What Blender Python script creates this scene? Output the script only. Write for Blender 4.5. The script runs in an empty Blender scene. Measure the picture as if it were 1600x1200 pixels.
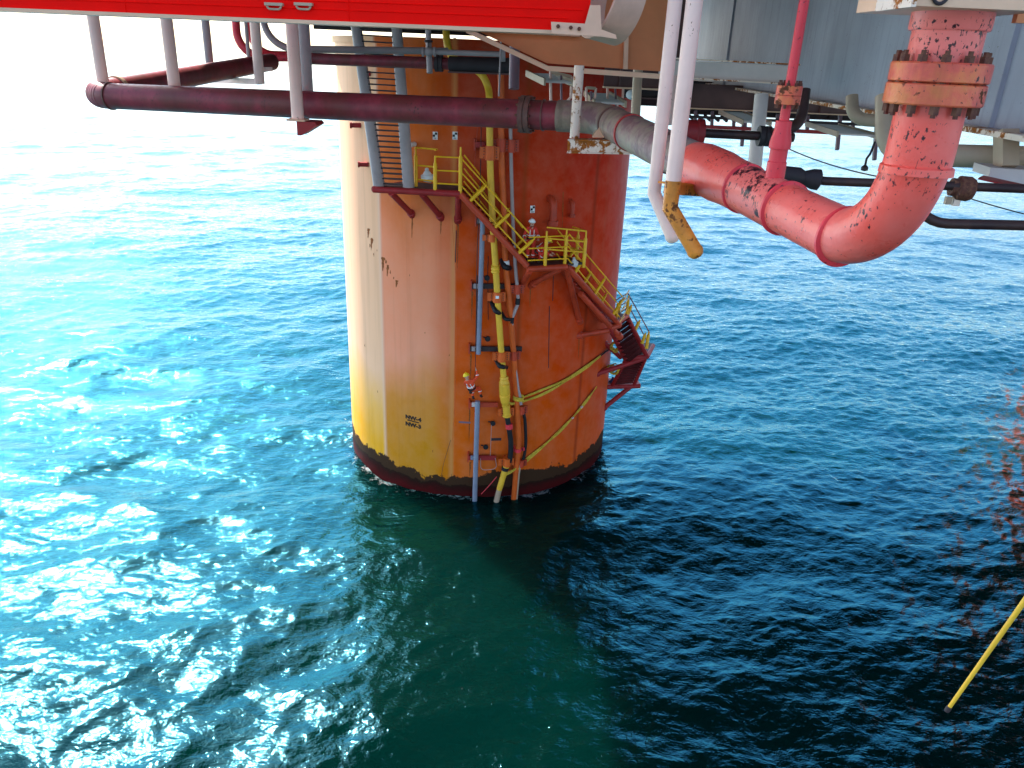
import bpy, bmesh, math, random
import numpy as np
from mathutils import Vector as V, Matrix
random.seed(4); rng = np.random.default_rng(11)
PI = math.pi; rad = math.radians
SC = bpy.context.scene
COL = SC.collection

# ------------------------------------------------------------------ camera
FPX = 1202.0
H = 19.5524                                   # camera height above the water
CAM = V((0, 0, H))
RT = V((0.99908053, 0.01668248, 0.03949412))
UP = V((-0.04287296, 0.38875643, 0.92034251))
FW = V((0.0, 0.92118952, -0.38911421))
CX, CY, CR = -1.77594, 39.16851, 7.0          # big column: axis and radius

def ray(px, py): return FW + RT*((px-800)/FPX) + UP*((600-py)/FPX)
def P(px, py, zc): return CAM + ray(px, py)*zc
def Pz(px, py, z):
    d = ray(px, py); return CAM + d*((z-H)/d.z)
def onc(px, py, r):
    d = ray(px, py); a = d.x*d.x+d.y*d.y; b = -(d.x*CX+d.y*CY); c = CX*CX+CY*CY-r*r
    q = max(b*b-a*c, 0.0); return CAM + d*((-b-math.sqrt(q))/a)
def cyl(ang, r, z): return V((CX+r*math.sin(ang), CY-r*math.cos(ang), z))   # ang 0 faces the camera side
def angz(p): return math.atan2(p.x-CX, CY-p.y), p.z
def vert(px, py, zc, up=0.0, dn=0.0):
    p = P(px, py, zc); return V((p.x, p.y, p.z+up)), V((p.x, p.y, p.z-dn))

cd = bpy.data.cameras.new("camera"); cam = bpy.data.objects.new("camera", cd); COL.objects.link(cam)
cd.sensor_width = 36; cd.lens = 36*FPX/1600; cd.clip_start = .1; cd.clip_end = 60000
m3 = Matrix((RT, UP, -FW)).transposed()
cam.matrix_world = Matrix.Translation(CAM) @ m3.to_4x4()
SC.camera = cam

# ------------------------------------------------------------------ light
SUN_AZ, SUN_EL = rad(-40), rad(45)             # azimuth from +Y towards +X
sdir = V((math.sin(SUN_AZ)*math.cos(SUN_EL), math.cos(SUN_AZ)*math.cos(SUN_EL), math.sin(SUN_EL)))
sl = bpy.data.lights.new("sun", 'SUN'); sl.energy = 5.0; sl.angle = rad(.53); sl.color = (1, .95, .86)
so = bpy.data.objects.new("sun", sl); COL.objects.link(so); so.rotation_euler = sdir.to_track_quat('Z', 'Y').to_euler()
so.location = (-60, 80, 120)
W = bpy.data.worlds.new("World"); SC.world = W; W.use_nodes = True
nt = W.node_tree; bg = nt.nodes["Background"]
sky = nt.nodes.new("ShaderNodeTexSky"); sky.sky_type = 'NISHITA'; sky.sun_disc = False
sky.sun_elevation = SUN_EL; sky.sun_rotation = SUN_AZ
sky.air_density = 1.0; sky.dust_density = 1.9; sky.ozone_density = 3.0
nt.links.new(sky.outputs[0], bg.inputs[0]); bg.inputs[1].default_value = .15
SC.view_settings.view_transform = 'Standard'; SC.view_settings.look = 'None'
SC.view_settings.exposure = 1.75; SC.view_settings.gamma = 1
SC.cycles.max_bounces = 8; SC.cycles.diffuse_bounces = 3; SC.cycles.glossy_bounces = 4
SC.cycles.sample_clamp_indirect = .9; SC.cycles.blur_glossy = 1.0; SC.cycles.use_denoising = True; SC.cycles.denoiser = 'OPENIMAGEDENOISE'; SC.cycles.denoising_input_passes = 'RGB_ALBEDO_NORMAL'; SC.cycles.denoising_prefilter = 'ACCURATE'; SC.cycles.use_adaptive_sampling = False

# ------------------------------------------------------------------ materials
def newmat(name):
    m = bpy.data.materials.new(name); m.use_nodes = True
    n = m.node_tree; return m, n, n.nodes["Principled BSDF"]
def node(n, t, **k):
    x = n.nodes.new(t)
    for a, b in k.items():
        if a.startswith('i_'):
            x.inputs[a[2:].replace('_', ' ')].default_value = b
        else: setattr(x, a, b)
    return x
def ramp(n, fac, stops, interp='LINEAR'):
    r = n.nodes.new("ShaderNodeValToRGB"); r.color_ramp.interpolation = interp
    e = r.color_ramp.elements
    while len(e) < len(stops): e.new(.5)
    for i, (p, c) in enumerate(stops):
        e[i].position = p; e[i].color = (c, c, c, 1) if isinstance(c, (int, float)) else (*c, 1)
    n.links.new(fac, r.inputs[0]); return r.outputs[0]
def mix(n, fac, a, b, mode='MIX'):
    x = n.nodes.new("ShaderNodeMix"); x.data_type = 'RGBA'; x.blend_type = mode
    for s, v in ((x.inputs[0], fac), (x.inputs[6], a), (x.inputs[7], b)):
        if hasattr(v, 'node'): n.links.new(v, s)
        elif isinstance(v, (int, float)): s.default_value = v
        else: s.default_value = (*v, 1)
    return x.outputs[2]
def math_(n, op, a, b=None, c=None):
    x = n.nodes.new("ShaderNodeMath"); x.operation = op
    for i, v in enumerate((a, b, c)):
        if v is None: continue
        if hasattr(v, 'node'): n.links.new(v, x.inputs[i])
        else: x.inputs[i].default_value = v
    return x.outputs[0]
def noise(n, vec, scale, detail=5, rough=.6, stretch=None, dist=0.0):
    if stretch:
        mp = n.nodes.new("ShaderNodeMapping"); mp.inputs['Scale'].default_value = stretch
        n.links.new(vec, mp.inputs[0]); vec = mp.outputs[0]
    x = n.nodes.new("ShaderNodeTexNoise"); n.links.new(vec, x.inputs['Vector'])
    x.inputs['Scale'].default_value = scale; x.inputs['Detail'].default_value = detail
    x.inputs['Roughness'].default_value = rough; x.inputs['Distortion'].default_value = dist
    return x.outputs['Fac']
RUST_A, RUST_B = (.16, .045, .012), (.045, .014, .008)
def paint(name, col, rough=.4, var=.18, vs=1.5, rust=0.0, rs=3.0, rcol=RUST_A, chips=0.0, cs=9.0, ccol=(.03, .008, .012),
          bump=.15, bs=40, metal=0.0, streak=0.0, second=None, ss=.8, spec=.28, specks=0.0, spcol=(.05, .012, .012)):
    m, n, b = newmat(name); b.inputs['Specular IOR Level'].default_value = spec
    tc = n.nodes.new("ShaderNodeTexCoord").outputs['Object']
    f = noise(n, tc, vs, 6)
    c = mix(n, ramp(n, f, [(.3, 0.0), (.7, 1.0)]), tuple(x*(1-var) for x in col), tuple(min(1, x*(1+var)) for x in col))
    if second:
        c = mix(n, ramp(n, noise(n, tc, ss, 4), [(.42, 0.0), (.62, 1.0)]), c, second)
    if streak:
        s = noise(n, tc, 6, 5, .6, (1, 1, .07))
        c = mix(n, math_(n, 'MULTIPLY', ramp(n, s, [(.5, 0.0), (.72, 1.0)]), streak), c, tuple(x*.35 for x in col))
    if specks:
        pm = noise(n, tc, 2.2, 3); sp = noise(n, tc, 30, 4, .65, (1, 1, .7)); sc = noise(n, tc, 11, 5, .7, (3.2, .8, .5), .4)
        k = math_(n, 'MAXIMUM', ramp(n, math_(n, 'ADD', sp, math_(n, 'MULTIPLY', pm, .55)), [(1.0-specks, 0.0), (1.015-specks, 1.0)]), ramp(n, math_(n, 'ADD', sc, math_(n, 'MULTIPLY', pm, .5)), [(1.03-specks, 0.0), (1.05-specks, .85)]))
        c = mix(n, k, c, spcol)
    r_ = None
    if chips:
        big = noise(n, tc, cs*.16, 3); sm = noise(n, tc, cs, 6, .7, (1, 1, .6))
        s = math_(n, 'ADD', math_(n, 'MULTIPLY', big, .9), sm)
        k = ramp(n, s, [(1.12-chips, 0.0), (1.15-chips, 1.0)])
        c = mix(n, k, c, ccol)
    if rust:
        big = noise(n, tc, rs*.35, 3); sm = noise(n, tc, rs*2.2, 8, .7)
        s = math_(n, 'ADD', math_(n, 'MULTIPLY', big, .8), sm)
        k = ramp(n, s, [(1.16-rust, 0.0), (1.22-rust, 1.0)])
        rc = mix(n, noise(n, tc, rs*6, 4), rcol, RUST_B)
        c = mix(n, k, c, rc)
        r_ = math_(n, 'MAXIMUM', math_(n, 'MULTIPLY', k, .85), rough)
    n.links.new(c, b.inputs['Base Color'])
    rv = math_(n, 'ADD', math_(n, 'MULTIPLY', noise(n, tc, vs*4, 3), .25), (r_ if r_ is not None else rough-.12)) if r_ is None else r_
    n.links.new(rv, b.inputs['Roughness'])
    b.inputs['Metallic'].default_value = metal
    bp = n.nodes.new("ShaderNodeBump"); bp.inputs['Strength'].default_value = bump; bp.inputs['Distance'].default_value = .01
    n.links.new(noise(n, tc, bs, 4), bp.inputs['Height']); n.links.new(bp.outputs[0], b.inputs['Normal'])
    return m
M = {}
M['red_beam'] = paint('red_gloss_paint', (.95, .003, .001), .5, .10, 1.6, bump=.03, spec=.05)
M['beige'] = paint('beige_paint', (.72, .40, .24), .45, .12, 1.2, rust=.12, rs=2.5)
M['girder'] = paint('girder_paint', (.62, .20, .075), .5, .15, .8, rust=.08, rs=1.5, spec=.2)
M['grey_wall'] = paint('blue_grey_paint', (.36, .335, .37), .6, .14, .5, rust=.07, rs=2.0, bump=.05, streak=.3, spec=.1, specks=.02, spcol=(.12, .07, .03))
M['greywhite'] = paint('grey_white_paint', (.60, .47, .41), .45, .12, 1.2, rust=.14, rs=1.6, rcol=(.42, .15, .02))
M['pinkwhite'] = paint('pinkish_white_paint', (.90, .56, .44), .38, .08, 1.5, specks=.02, spcol=(.25, .08, .02), streak=.2, rust=.07, rs=5, rcol=(.33, .11, .02))
M['rustyend'] = paint('ochre_rust', (.66, .21, .025), .5, .3, 5, rust=.2, rs=6, rcol=(.30, .09, .015))
M['rustwhite'] = paint('white_with_rust', (.82, .60, .46), .45, .12, 2, rust=.24, rs=4, rcol=(.62, .16, .008))
M['maroon'] = paint('maroon_pipe_paint', (.23, .030, .040), .42, .4, 2.5, specks=.05, spcol=(.05, .02, .015), second=(.15, .032, .026), ss=1.4, bump=.2, streak=.35)
M['darkpipe'] = paint('dark_pipe_paint', (.035, .014, .014), .45, .3, 3, second=(.06, .025, .018), ss=2)
M['pinkred'] = paint('salmon_red_paint', (.84, .14, .105), .30, .1, 1.6, chips=.115, cs=15, bump=.45, bs=14, second=(.85, .085, .055), ss=1.1, spec=.35, specks=.075)
M['pinkchip'] = paint('salmon_red_paint_flaking', (.84, .15, .115), .30, .1, 1.6, specks=.10, chips=.13, cs=11, bump=.35, bs=18)
M['redpipe'] = paint('red_pipe_paint', (.72, .045, .055), .35, .12, 2, specks=.07, chips=.08, cs=14, bump=.2)
M['flange'] = paint('flange_red_orange', (.74, .10, .06), .35, .25, 5, second=(.66, .17, .045), ss=5, rust=.20, rs=7, streak=.45, specks=.05, bump=.3)
M['bolt'] = paint('rusty_bolt', (.10, .028, .018), .7, .4, 20, second=(.16, .06, .03), ss=30)
M['wrapmat'] = paint('grey_pipe_wrap', (.34, .235, .16), .6, .35, 3, streak=.6, second=(.21, .095, .095), ss=3.0, bump=.6, bs=30)
M['wrapband'] = paint('brown_band', (.14, .06, .045), .5, .3, 6)
M['redband'] = paint('red_band', (.42, .03, .025), .45, .2, 6)
M['greypipe'] = paint('grey_blue_pipe', (.21, .22, .27), .4, .12, 1.5, bump=.1)
M['tube'] = paint('grey_tube', (.36, .27, .25), .45, .15, 1.0, bump=.1)
M['treadred'] = paint('dark_tread_paint', (.09, .008, .008), .9, .2, 3, spec=.03)
M['dark'] = paint('dark_steel', (.035, .022, .022), .6, .3, 2)
M['grating'] = paint('grating_steel', (.06, .045, .045), .6, .3, 4)
M['deckdark'] = paint('deck_underside_paint', (.030, .014, .013), .6, .3, .6, rust=.12, rs=.8)
M['deckbrown'] = paint('brown_girder_paint', (.10, .042, .034), .55, .25, .8, rust=.15, rs=1.0)
M['yellow'] = paint('yellow_rail_paint', (.80, .42, .012), .4, .12, 3, rust=.10, rs=4)
M['yhose'] = paint('yellow_hose', (.74, .40, .03), .42, .12, 2, bump=.15, streak=.25)
M['sling'] = paint('yellow_webbing', (.52, .34, .03), .8, .3, 6, bump=.4, bs=60)
M['orange'] = paint('orange_steel_paint', (.62, .10, .012), .42, .18, 2, streak=.2)
M['redorange'] = paint('red_orange_steel_paint', (.46, .05, .018), .45, .2, 1.5, streak=.25)
M['darkred'] = paint('dark_red_steel_paint', (.30, .018, .018), .5, .2, 2)
M['black'] = paint('black_rubber', (.012, .011, .012), .55, .3, 4)
M['white'] = paint('white_plate', (.78, .76, .72), .5, .05, 4)
M['blackink'] = paint('black_lettering', (.02, .012, .01), .6, .2, 8)
M['hivis'] = paint('orange_coverall', (.72, .07, .02), .8, .2, 9, bump=.5, bs=30)
M['redvest'] = paint('red_coverall', (.62, .035, .02), .8, .2, 9, bump=.5, bs=30)
M['reflect'] = paint('reflective_tape', (.75, .72, .65), .4, .05, 4)
M['skin'] = paint('skin', (.50, .25, .16), .5, .1, 8)
M['helmety'] = paint('yellow_helmet', (.80, .55, .02), .25, .05, 4)
M['helmetw'] = paint('white_helmet', (.85, .84, .80), .25, .05, 4)
M['boot'] = paint('dark_boot', (.03, .015, .012), .6, .2, 6)
M['bluebag'] = paint('blue_bag', (.05, .09, .22), .8, .3, 6)
M['whitebag'] = paint('white_sack', (.62, .60, .57), .8, .15, 8, bump=.6, bs=12)
M['purple'] = paint('purple_grey_pipe', (.20, .12, .14), .45, .2, 2)
M['beigepipe'] = paint('beige_pipe', (.42, .28, .18), .45, .15, 1.5, rust=.08)
M['tan'] = paint('tan_steel', (.62, .36, .25), .55, .12, 4, bump=.3, bs=60)

# ------------------------------------------------------------------ mesh builder
def frame(d):
    d = d.normalized(); a = V((0, 0, 1)) if abs(d.z) < .95 else V((0, 1, 0))
    u = d.cross(a).normalized(); return u, d.cross(u).normalized()
class MB:
    def __init__(s): s.v = []; s.f = []
    def add(s, vs, fs):
        k = len(s.v); s.v += [V(x) for x in vs]; s.f += [tuple(k+i for i in f) for f in fs]; return s
    def tube(s, pts, r, seg=14, caps=True):
        pts = [V(p) for p in pts]; n = len(pts); rs = r if isinstance(r, (list, tuple)) else [r]*n
        tang = []
        for i in range(n):
            a = (pts[i]-pts[i-1]).normalized() if i else (pts[1]-pts[0]).normalized()
            b = (pts[i+1]-pts[i]).normalized() if i < n-1 else a
            tang.append((a+b).normalized() if (a+b).length > 1e-6 else a)
        u, w = frame(tang[0]); vs = []
        for i in range(n):
            if i:
                u = (u - tang[i]*u.dot(tang[i])).normalized()
            w = tang[i].cross(u)
            sc = 1.0
            if 0 < i < n-1:
                ca = (pts[i]-pts[i-1]).normalized().dot(tang[i]); sc = 1.0/max(ca, .5) if ca < .995 else 1.0
            for j in range(seg):
                t = 2*PI*j/seg; vs.append(pts[i]+(u*math.cos(t)+w*math.sin(t))*rs[i]*(1 if sc == 1 else (1+(sc-1)*.5)))
        fs = [(i*seg+j, i*seg+(j+1) % seg, (i+1)*seg+(j+1) % seg, (i+1)*seg+j) for i in range(n-1) for j in range(seg)]
        if caps: fs += [tuple(range(seg))[::-1], tuple((n-1)*seg+j for j in range(seg))]
        return s.add(vs, fs)
    def lathe(s, p0, d, prof, seg=24):            # profile: (distance along d, radius)
        d = V(d).normalized(); u, w = frame(d); p0 = V(p0); vs = []; n = len(prof)
        for t, r in prof:
            for j in range(seg):
                a = 2*PI*j/seg; vs.append(p0+d*t+(u*math.cos(a)+w*math.sin(a))*max(r, 1e-4))
        fs = [(i*seg+j, i*seg+(j+1) % seg, (i+1)*seg+(j+1) % seg, (i+1)*seg+j) for i in range(n-1) for j in range(seg)]
        fs += [tuple(range(seg))[::-1], tuple((n-1)*seg+j for j in range(seg))]
        return s.add(vs, fs)
    def box(s, c, size, ax=None):
        c = V(c); X, Y, Z = ax if ax else (V((1, 0, 0)), V((0, 1, 0)), V((0, 0, 1)))
        a, b, e = (x/2 for x in size); vs = [c+X*(a*i)+Y*(b*j)+Z*(e*k) for i in (-1, 1) for j in (-1, 1) for k in (-1, 1)]
        return s.add(vs, [(0, 1, 3, 2), (4, 6, 7, 5), (0, 4, 5, 1), (2, 3, 7, 6), (0, 2, 6, 4), (1, 5, 7, 3)])
    def bar(s, p0, p1, w, h, up=V((0, 0, 1))):    # w sideways, h along up
        p0, p1 = V(p0), V(p1); d = (p1-p0); L = d.length; d.normalize()
        x = d.cross(up).normalized(); z = x.cross(d).normalized()
        return s.box((p0+p1)/2, (L, w, h), (d, x, z))
    def prism(s, poly, vec):
        n = len(poly); vec = V(vec); vs = [V(p) for p in poly]+[V(p)+vec for p in poly]
        fs = [tuple(range(n))[::-1], tuple(range(n, 2*n))]+[(i, (i+1) % n, n+(i+1) % n, n+i) for i in range(n)]
        return s.add(vs, fs)
    def ball(s, c, r, seg=14, rings=8, ax=None):
        c = V(c); rx, ry, rz = r if isinstance(r, (tuple, list)) else (r, r, r)
        X, Y, Z = ax if ax else (V((1, 0, 0)), V((0, 1, 0)), V((0, 0, 1)))
        vs = []
        for i in range(rings+1):
            t = PI*i/rings; rr = max(math.sin(t), .002)
            for j in range(seg):
                a = 2*PI*j/seg; vs.append(c+X*(rx*rr*math.cos(a))+Y*(ry*rr*math.sin(a))+Z*(rz*math.cos(t)))
        fs = [(i*seg+j, (i+1)*seg+j, (i+1)*seg+(j+1) % seg, i*seg+(j+1) % seg) for i in range(rings) for j in range(seg)]
        return s.add(vs, fs)
    def mean(s): return sum(s.v, V())/len(s.v)
    def build(s, name, m, parent=None, label=None, origin=None, sharp=38):
        if parent is not None: o0 = V(parent['_o'])
        else: o0 = V(origin) if origin is not None else s.mean()
        me = bpy.data.meshes.new(name); me.from_pydata([tuple(x-o0) for x in s.v], [], s.f); me.validate()
        bm = bmesh.new(); bm.from_mesh(me); bmesh.ops.recalc_face_normals(bm, faces=bm.faces); bm.to_mesh(me); bm.free()
        me.shade_smooth(); me.set_sharp_from_angle(angle=rad(sharp))
        me.materials.append(M[m] if isinstance(m, str) else m)
        o = bpy.data.objects.new(name, me); COL.objects.link(o); o['_o'] = tuple(o0)
        if parent is not None: o.parent = parent
        else: o.location = o0
        if label: o['label'] = label
        return o
def tag(o, label, cat, group=None, kind=None):
    if label: o['label'] = label
    if cat: o['category'] = cat
    if group: o['group'] = group
    if kind: o['kind'] = kind
    return o
def thing(name, label, cat, loc, group=None):
    o = bpy.data.objects.new(name, None); COL.objects.link(o); o.location = V(loc); o['_o'] = tuple(V(loc))
    o.empty_display_size = .2
    return tag(o, label, cat, group)
def copy_tree(o, off, parent=None):
    c = o.copy(); COL.objects.link(c); c.parent = parent
    if parent is None: c.location = o.location+V(off); c['_o'] = tuple(V(o['_o'])+V(off))
    for ch in list(o.children): copy_tree(ch, off, c)
    return c
def place_copy(part, parent, rel):                # a copy of a part at another spot on the same thing
    c = part.copy(); COL.objects.link(c); c.parent = parent; c.location = V(rel); return c
def fillet(pts, r, n=8):
    pts = [V(p) for p in pts]; out = [pts[0]]; rr = r if isinstance(r, (list, tuple)) else [r]*(len(pts)-2)
    for i in range(1, len(pts)-1):
        a, b, c = pts[i-1], pts[i], pts[i+1]; d1 = (a-b).normalized(); d2 = (c-b).normalized()
        th = math.acos(max(-1, min(1, d1.dot(d2)))); t = min(rr[i-1]/math.tan(th/2), .49*(a-b).length if i > 1 else .98*(a-b).length, .49*(c-b).length if i < len(pts)-2 else .98*(c-b).length)
        R = t*math.tan(th/2); ctr = b+(d1+d2).normalized()*(R/math.sin(th/2))
        p0, p1 = b+d1*t, b+d2*t; e0, e1 = (p0-ctr), (p1-ctr); w = e0.angle(e1)
        for k in range(n+1):
            s = k/n; out.append(ctr+(e0*math.sin((1-s)*w)+e1*math.sin(s*w))/math.sin(w))
    out.append(pts[-1]); return out
def sub(p, q, t): return V(p)*(1-t)+V(q)*t

# ------------------------------------------------------------------ water
def sea_tile(N, L, wind, wdir, depth_cut, seed):
    g = np.random.default_rng(seed)
    k1 = 2*np.pi*np.fft.fftfreq(N, L/N); kx, ky = np.meshgrid(k1, k1, indexing='ij')
    k = np.hypot(kx, ky); k[0, 0] = 1e-6
    Lw = wind*wind/9.81; c = (kx*math.cos(wdir)+ky*math.sin(wdir))/k
    ph = np.exp(-1/(k*Lw)**2)/k**4*(np.abs(c)**1.6*np.where(c < 0, .35, 1)+.10)*np.exp(-(k*depth_cut)**2)
    kmin = 2*np.pi/L*2.2; ph *= 1/(1+np.exp(-(k-kmin)/(.3*kmin)))
    ph[0, 0] = 0
    hk = (g.normal(size=(N, N))+1j*g.normal(size=(N, N)))*np.sqrt(ph)
    h = np.real(np.fft.ifft2(hk))*N*N
    dx = np.real(np.fft.ifft2(1j*kx/k*hk))*N*N; dy = np.real(np.fft.ifft2(1j*ky/k*hk))*N*N
    sx = np.real(np.fft.ifft2(1j*kx*hk))*N*N
    sy = np.real(np.fft.ifft2(1j*ky*hk))*N*N
    rms = math.sqrt(float((sx**2+sy**2).mean()))
    return h/rms, dx/rms, dy/rms                     # unit rms slope
def bil(t, N, L, x, y):
    u = (x/L*N) % N; v = (y/L*N) % N; i = u.astype(int) % N; j = v.astype(int) % N; a = u-np.floor(u); b = v-np.floor(v)
    i2 = (i+1) % N; j2 = (j+1) % N
    return [q[i, j]*(1-a)*(1-b)+q[i2, j]*a*(1-b)+q[i, j2]*(1-a)*b+q[i2, j2]*a*b for q in t]
def make_water():
    az = np.concatenate([np.linspace(-47, 47, 701), np.linspace(47, 313, 60)[1:-1]])*math.pi/180
    r = [5.0]
    while r[-1] < 40000:
        q = r[-1]; r.append(q*(1+(.0036 if q < 260 else .009 if q < 2500 else .06)))
    r = np.array(r); R_, A_ = np.meshgrid(r, az, indexing='ij')
    x = R_*np.sin(A_); y = R_*np.cos(A_); z = np.zeros_like(x); ox = np.zeros_like(x); oy = np.zeros_like(x)
    for N, L, wind, wd, cut, seed, slope, rot, fade, lam in (
            (512, 173.0, 9.0, rad(-62), .25, 3, .060, .0, 900, 1.0),
            (512, 37.0, 3.6, rad(-40), .06, 5, .10, .5, 400, .8),
            (512, 10.3, 1.55, rad(-75), .022, 8, .215, -.35, 190, .6)):
        t = sea_tile(N, L, wind, wd, cut, seed); cs, sn = math.cos(rot), math.sin(rot)
        h, dx, dy = bil(t, N, L, x*cs-y*sn, x*sn+y*cs)
        w = slope/(1+(R_/fade)**2)
        w = w*(.72+.55*np.sin(x*.043+y*.021+seed)*np.sin(y*.037-x*.017+seed*2)) if fade < 800 else w
        z += h*w; a = dx*w*lam; b = dy*w*lam
        ox += a*cs+b*sn; oy += -a*sn+b*cs
    x += ox; y += oy
    n1, n2 = x.shape
    co = np.stack([x, y, z], -1).reshape(-1, 3)
    i = np.arange(n1-1)[:, None]; j = np.arange(n2)[None, :]; j2 = (j+1) % n2
    q = np.stack([i*n2+j, i*n2+j2, (i+1)*n2+j2, (i+1)*n2+j+0*i], -1).reshape(-1, 4)
    nv = len(co); co = np.vstack([co, [[0, 0, 0]]])
    jj = np.arange(n2); tri = np.stack([np.full(n2, nv), (jj+1) % n2, jj], -1)
    me = bpy.data.meshes.new("water"); me.vertices.add(len(co)); me.vertices.foreach_set("co", co.astype(np.float32).ravel())
    nl = q.size+tri.size; me.loops.add(nl); me.loops.foreach_set("vertex_index", np.concatenate([q.ravel(), tri.ravel()]).astype(np.int32))
    npoly = len(q)+len(tri); me.polygons.add(npoly)
    st = np.concatenate([np.arange(len(q))*4, len(q)*4+np.arange(len(tri))*3]).astype(np.int32)
    me.polygons.foreach_set("loop_start", st); me.update(calc_edges=True); me.validate()
    me.polygons.foreach_set("use_smooth", np.ones(len(me.polygons), bool)); me.update()
    m, n, b = newmat('sea_water')
    pos = n.nodes.new("ShaderNodeNewGeometry").outputs['Position']
    b.subsurface_method = 'BURLEY'; b.inputs['Subsurface Weight'].default_value = 1; b.inputs['Subsurface Radius'].default_value = (.6, 1.6, 1.6); b.inputs['Subsurface Scale'].default_value = 3.0
    b.inputs['IOR'].default_value = 1.36; b.inputs['Specular IOR Level'].default_value = 0; b.inputs['Roughness'].default_value = .045
    big = noise(n, pos, .035, 3)
    c = mix(n, ramp(n, big, [(.35, 0.0), (.65, 1.0)]), (.0002, .0076, .0062), (.0002, .0105, .0085))
    sep = n.nodes.new("ShaderNodeSeparateXYZ"); n.links.new(pos, sep.inputs[0])
    # thin broken foam where the swell washes round the legs
    ex = math_(n, 'SUBTRACT', sep.outputs[0], CX); ey = math_(n, 'SUBTRACT', sep.outputs[1], CY)
    dist = math_(n, 'SQRT', math_(n, 'ADD', math_(n, 'MULTIPLY', ex, ex), math_(n, 'MULTIPLY', ey, ey)))
    ring = math_(n, 'SUBTRACT', 1.0, math_(n, 'MULTIPLY', math_(n, 'SUBTRACT', dist, CR), .6))
    ring = n_clamp(n, ring)
    lowf = noise(n, pos, .28, 3)
    fo = math_(n, 'ADD', math_(n, 'MULTIPLY', math_(n, 'MULTIPLY', ring, math_(n, 'MULTIPLY', lowf, 1.6)), .42), noise(n, pos, 2.2, 8, .72, None, .6))
    wake = noise(n, pos, .09, 4); fo2 = math_(n, 'ADD', math_(n, 'MULTIPLY', wake, .5), noise(n, pos, 1.1, 8, .75, (1, .45, 1), .8))
    fm = math_(n, 'MAXIMUM', ramp(n, fo, [(.82, 0.0), (.97, .6)]), ramp(n, fo2, [(.985, 0.0), (1.06, .5)]))
    n.links.new(mix(n, fm, c, (.55, .62, .62)), b.inputs['Base Color'])
    n.links.new(math_(n, 'ADD', math_(n, 'MULTIPLY', fm, .5), .045), b.inputs['Roughness'])
    h1 = noise(n, pos, 2.6, 4, .6, (1, 1.5, 1), .4); h2 = noise(n, pos, 9.0, 3, .6, None, .3)
    h0 = noise(n, pos, .62, 4, .6, (1, 1.7, 1), .5)
    hh = math_(n, 'ADD', math_(n, 'ADD', math_(n, 'MULTIPLY', h1, .050), math_(n, 'MULTIPLY', h0, .13)), math_(n, 'MULTIPLY', h2, .004))
    bp = n.nodes.new("ShaderNodeBump"); bp.inputs['Strength'].default_value = .75; bp.inputs['Distance'].default_value = 1.0
    n.links.new(hh, bp.inputs['Height']); n.links.new(bp.outputs[0], b.inputs['Normal'])
    # the sea's mirror: a Fresnel weighted glossy coat with the blue green tint of the water
    gl = n.nodes.new("ShaderNodeBsdfGlossy"); gl.inputs['Roughness'].default_value = .055
    lw = n.nodes.new("ShaderNodeLayerWeight"); lw.inputs['Blend'].default_value = .5
    fr_ = n.nodes.new("ShaderNodeFresnel"); fr_.inputs['IOR'].default_value = 1.75
    for q in (gl, lw, fr_): n.links.new(bp.outputs[0], q.inputs['Normal'])
    n.links.new(ramp(n, lw.outputs['Facing'], [(.25, (.14, .40, .50)), (.44, (.10, .50, .70)), (.60, (.12, .70, .97)), (.73, (.28, .79, 1.0)), (.89, (.85, .96, 1.0))]), gl.inputs['Color'])
    mx = n.nodes.new("ShaderNodeMixShader"); n.links.new(fr_.outputs[0], mx.inputs[0]); n.links.new(b.outputs[0], mx.inputs[1]); n.links.new(gl.outputs[0], mx.inputs[2])
    out = [q for q in n.nodes if q.type == 'OUTPUT_MATERIAL'][0]; n.links.new(mx.outputs[0], out.inputs[0])
    me.materials.append(m)
    o = bpy.data.objects.new("water", me); COL.objects.link(o)
    tag(o, 'teal open sea with wind ripples and sun glitter', 'water', kind='structure')
def n_clamp(n, v):
    x = n.nodes.new("ShaderNodeClamp"); n.links.new(v, x.inputs[0]); return x.outputs[0]
make_water()

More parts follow.
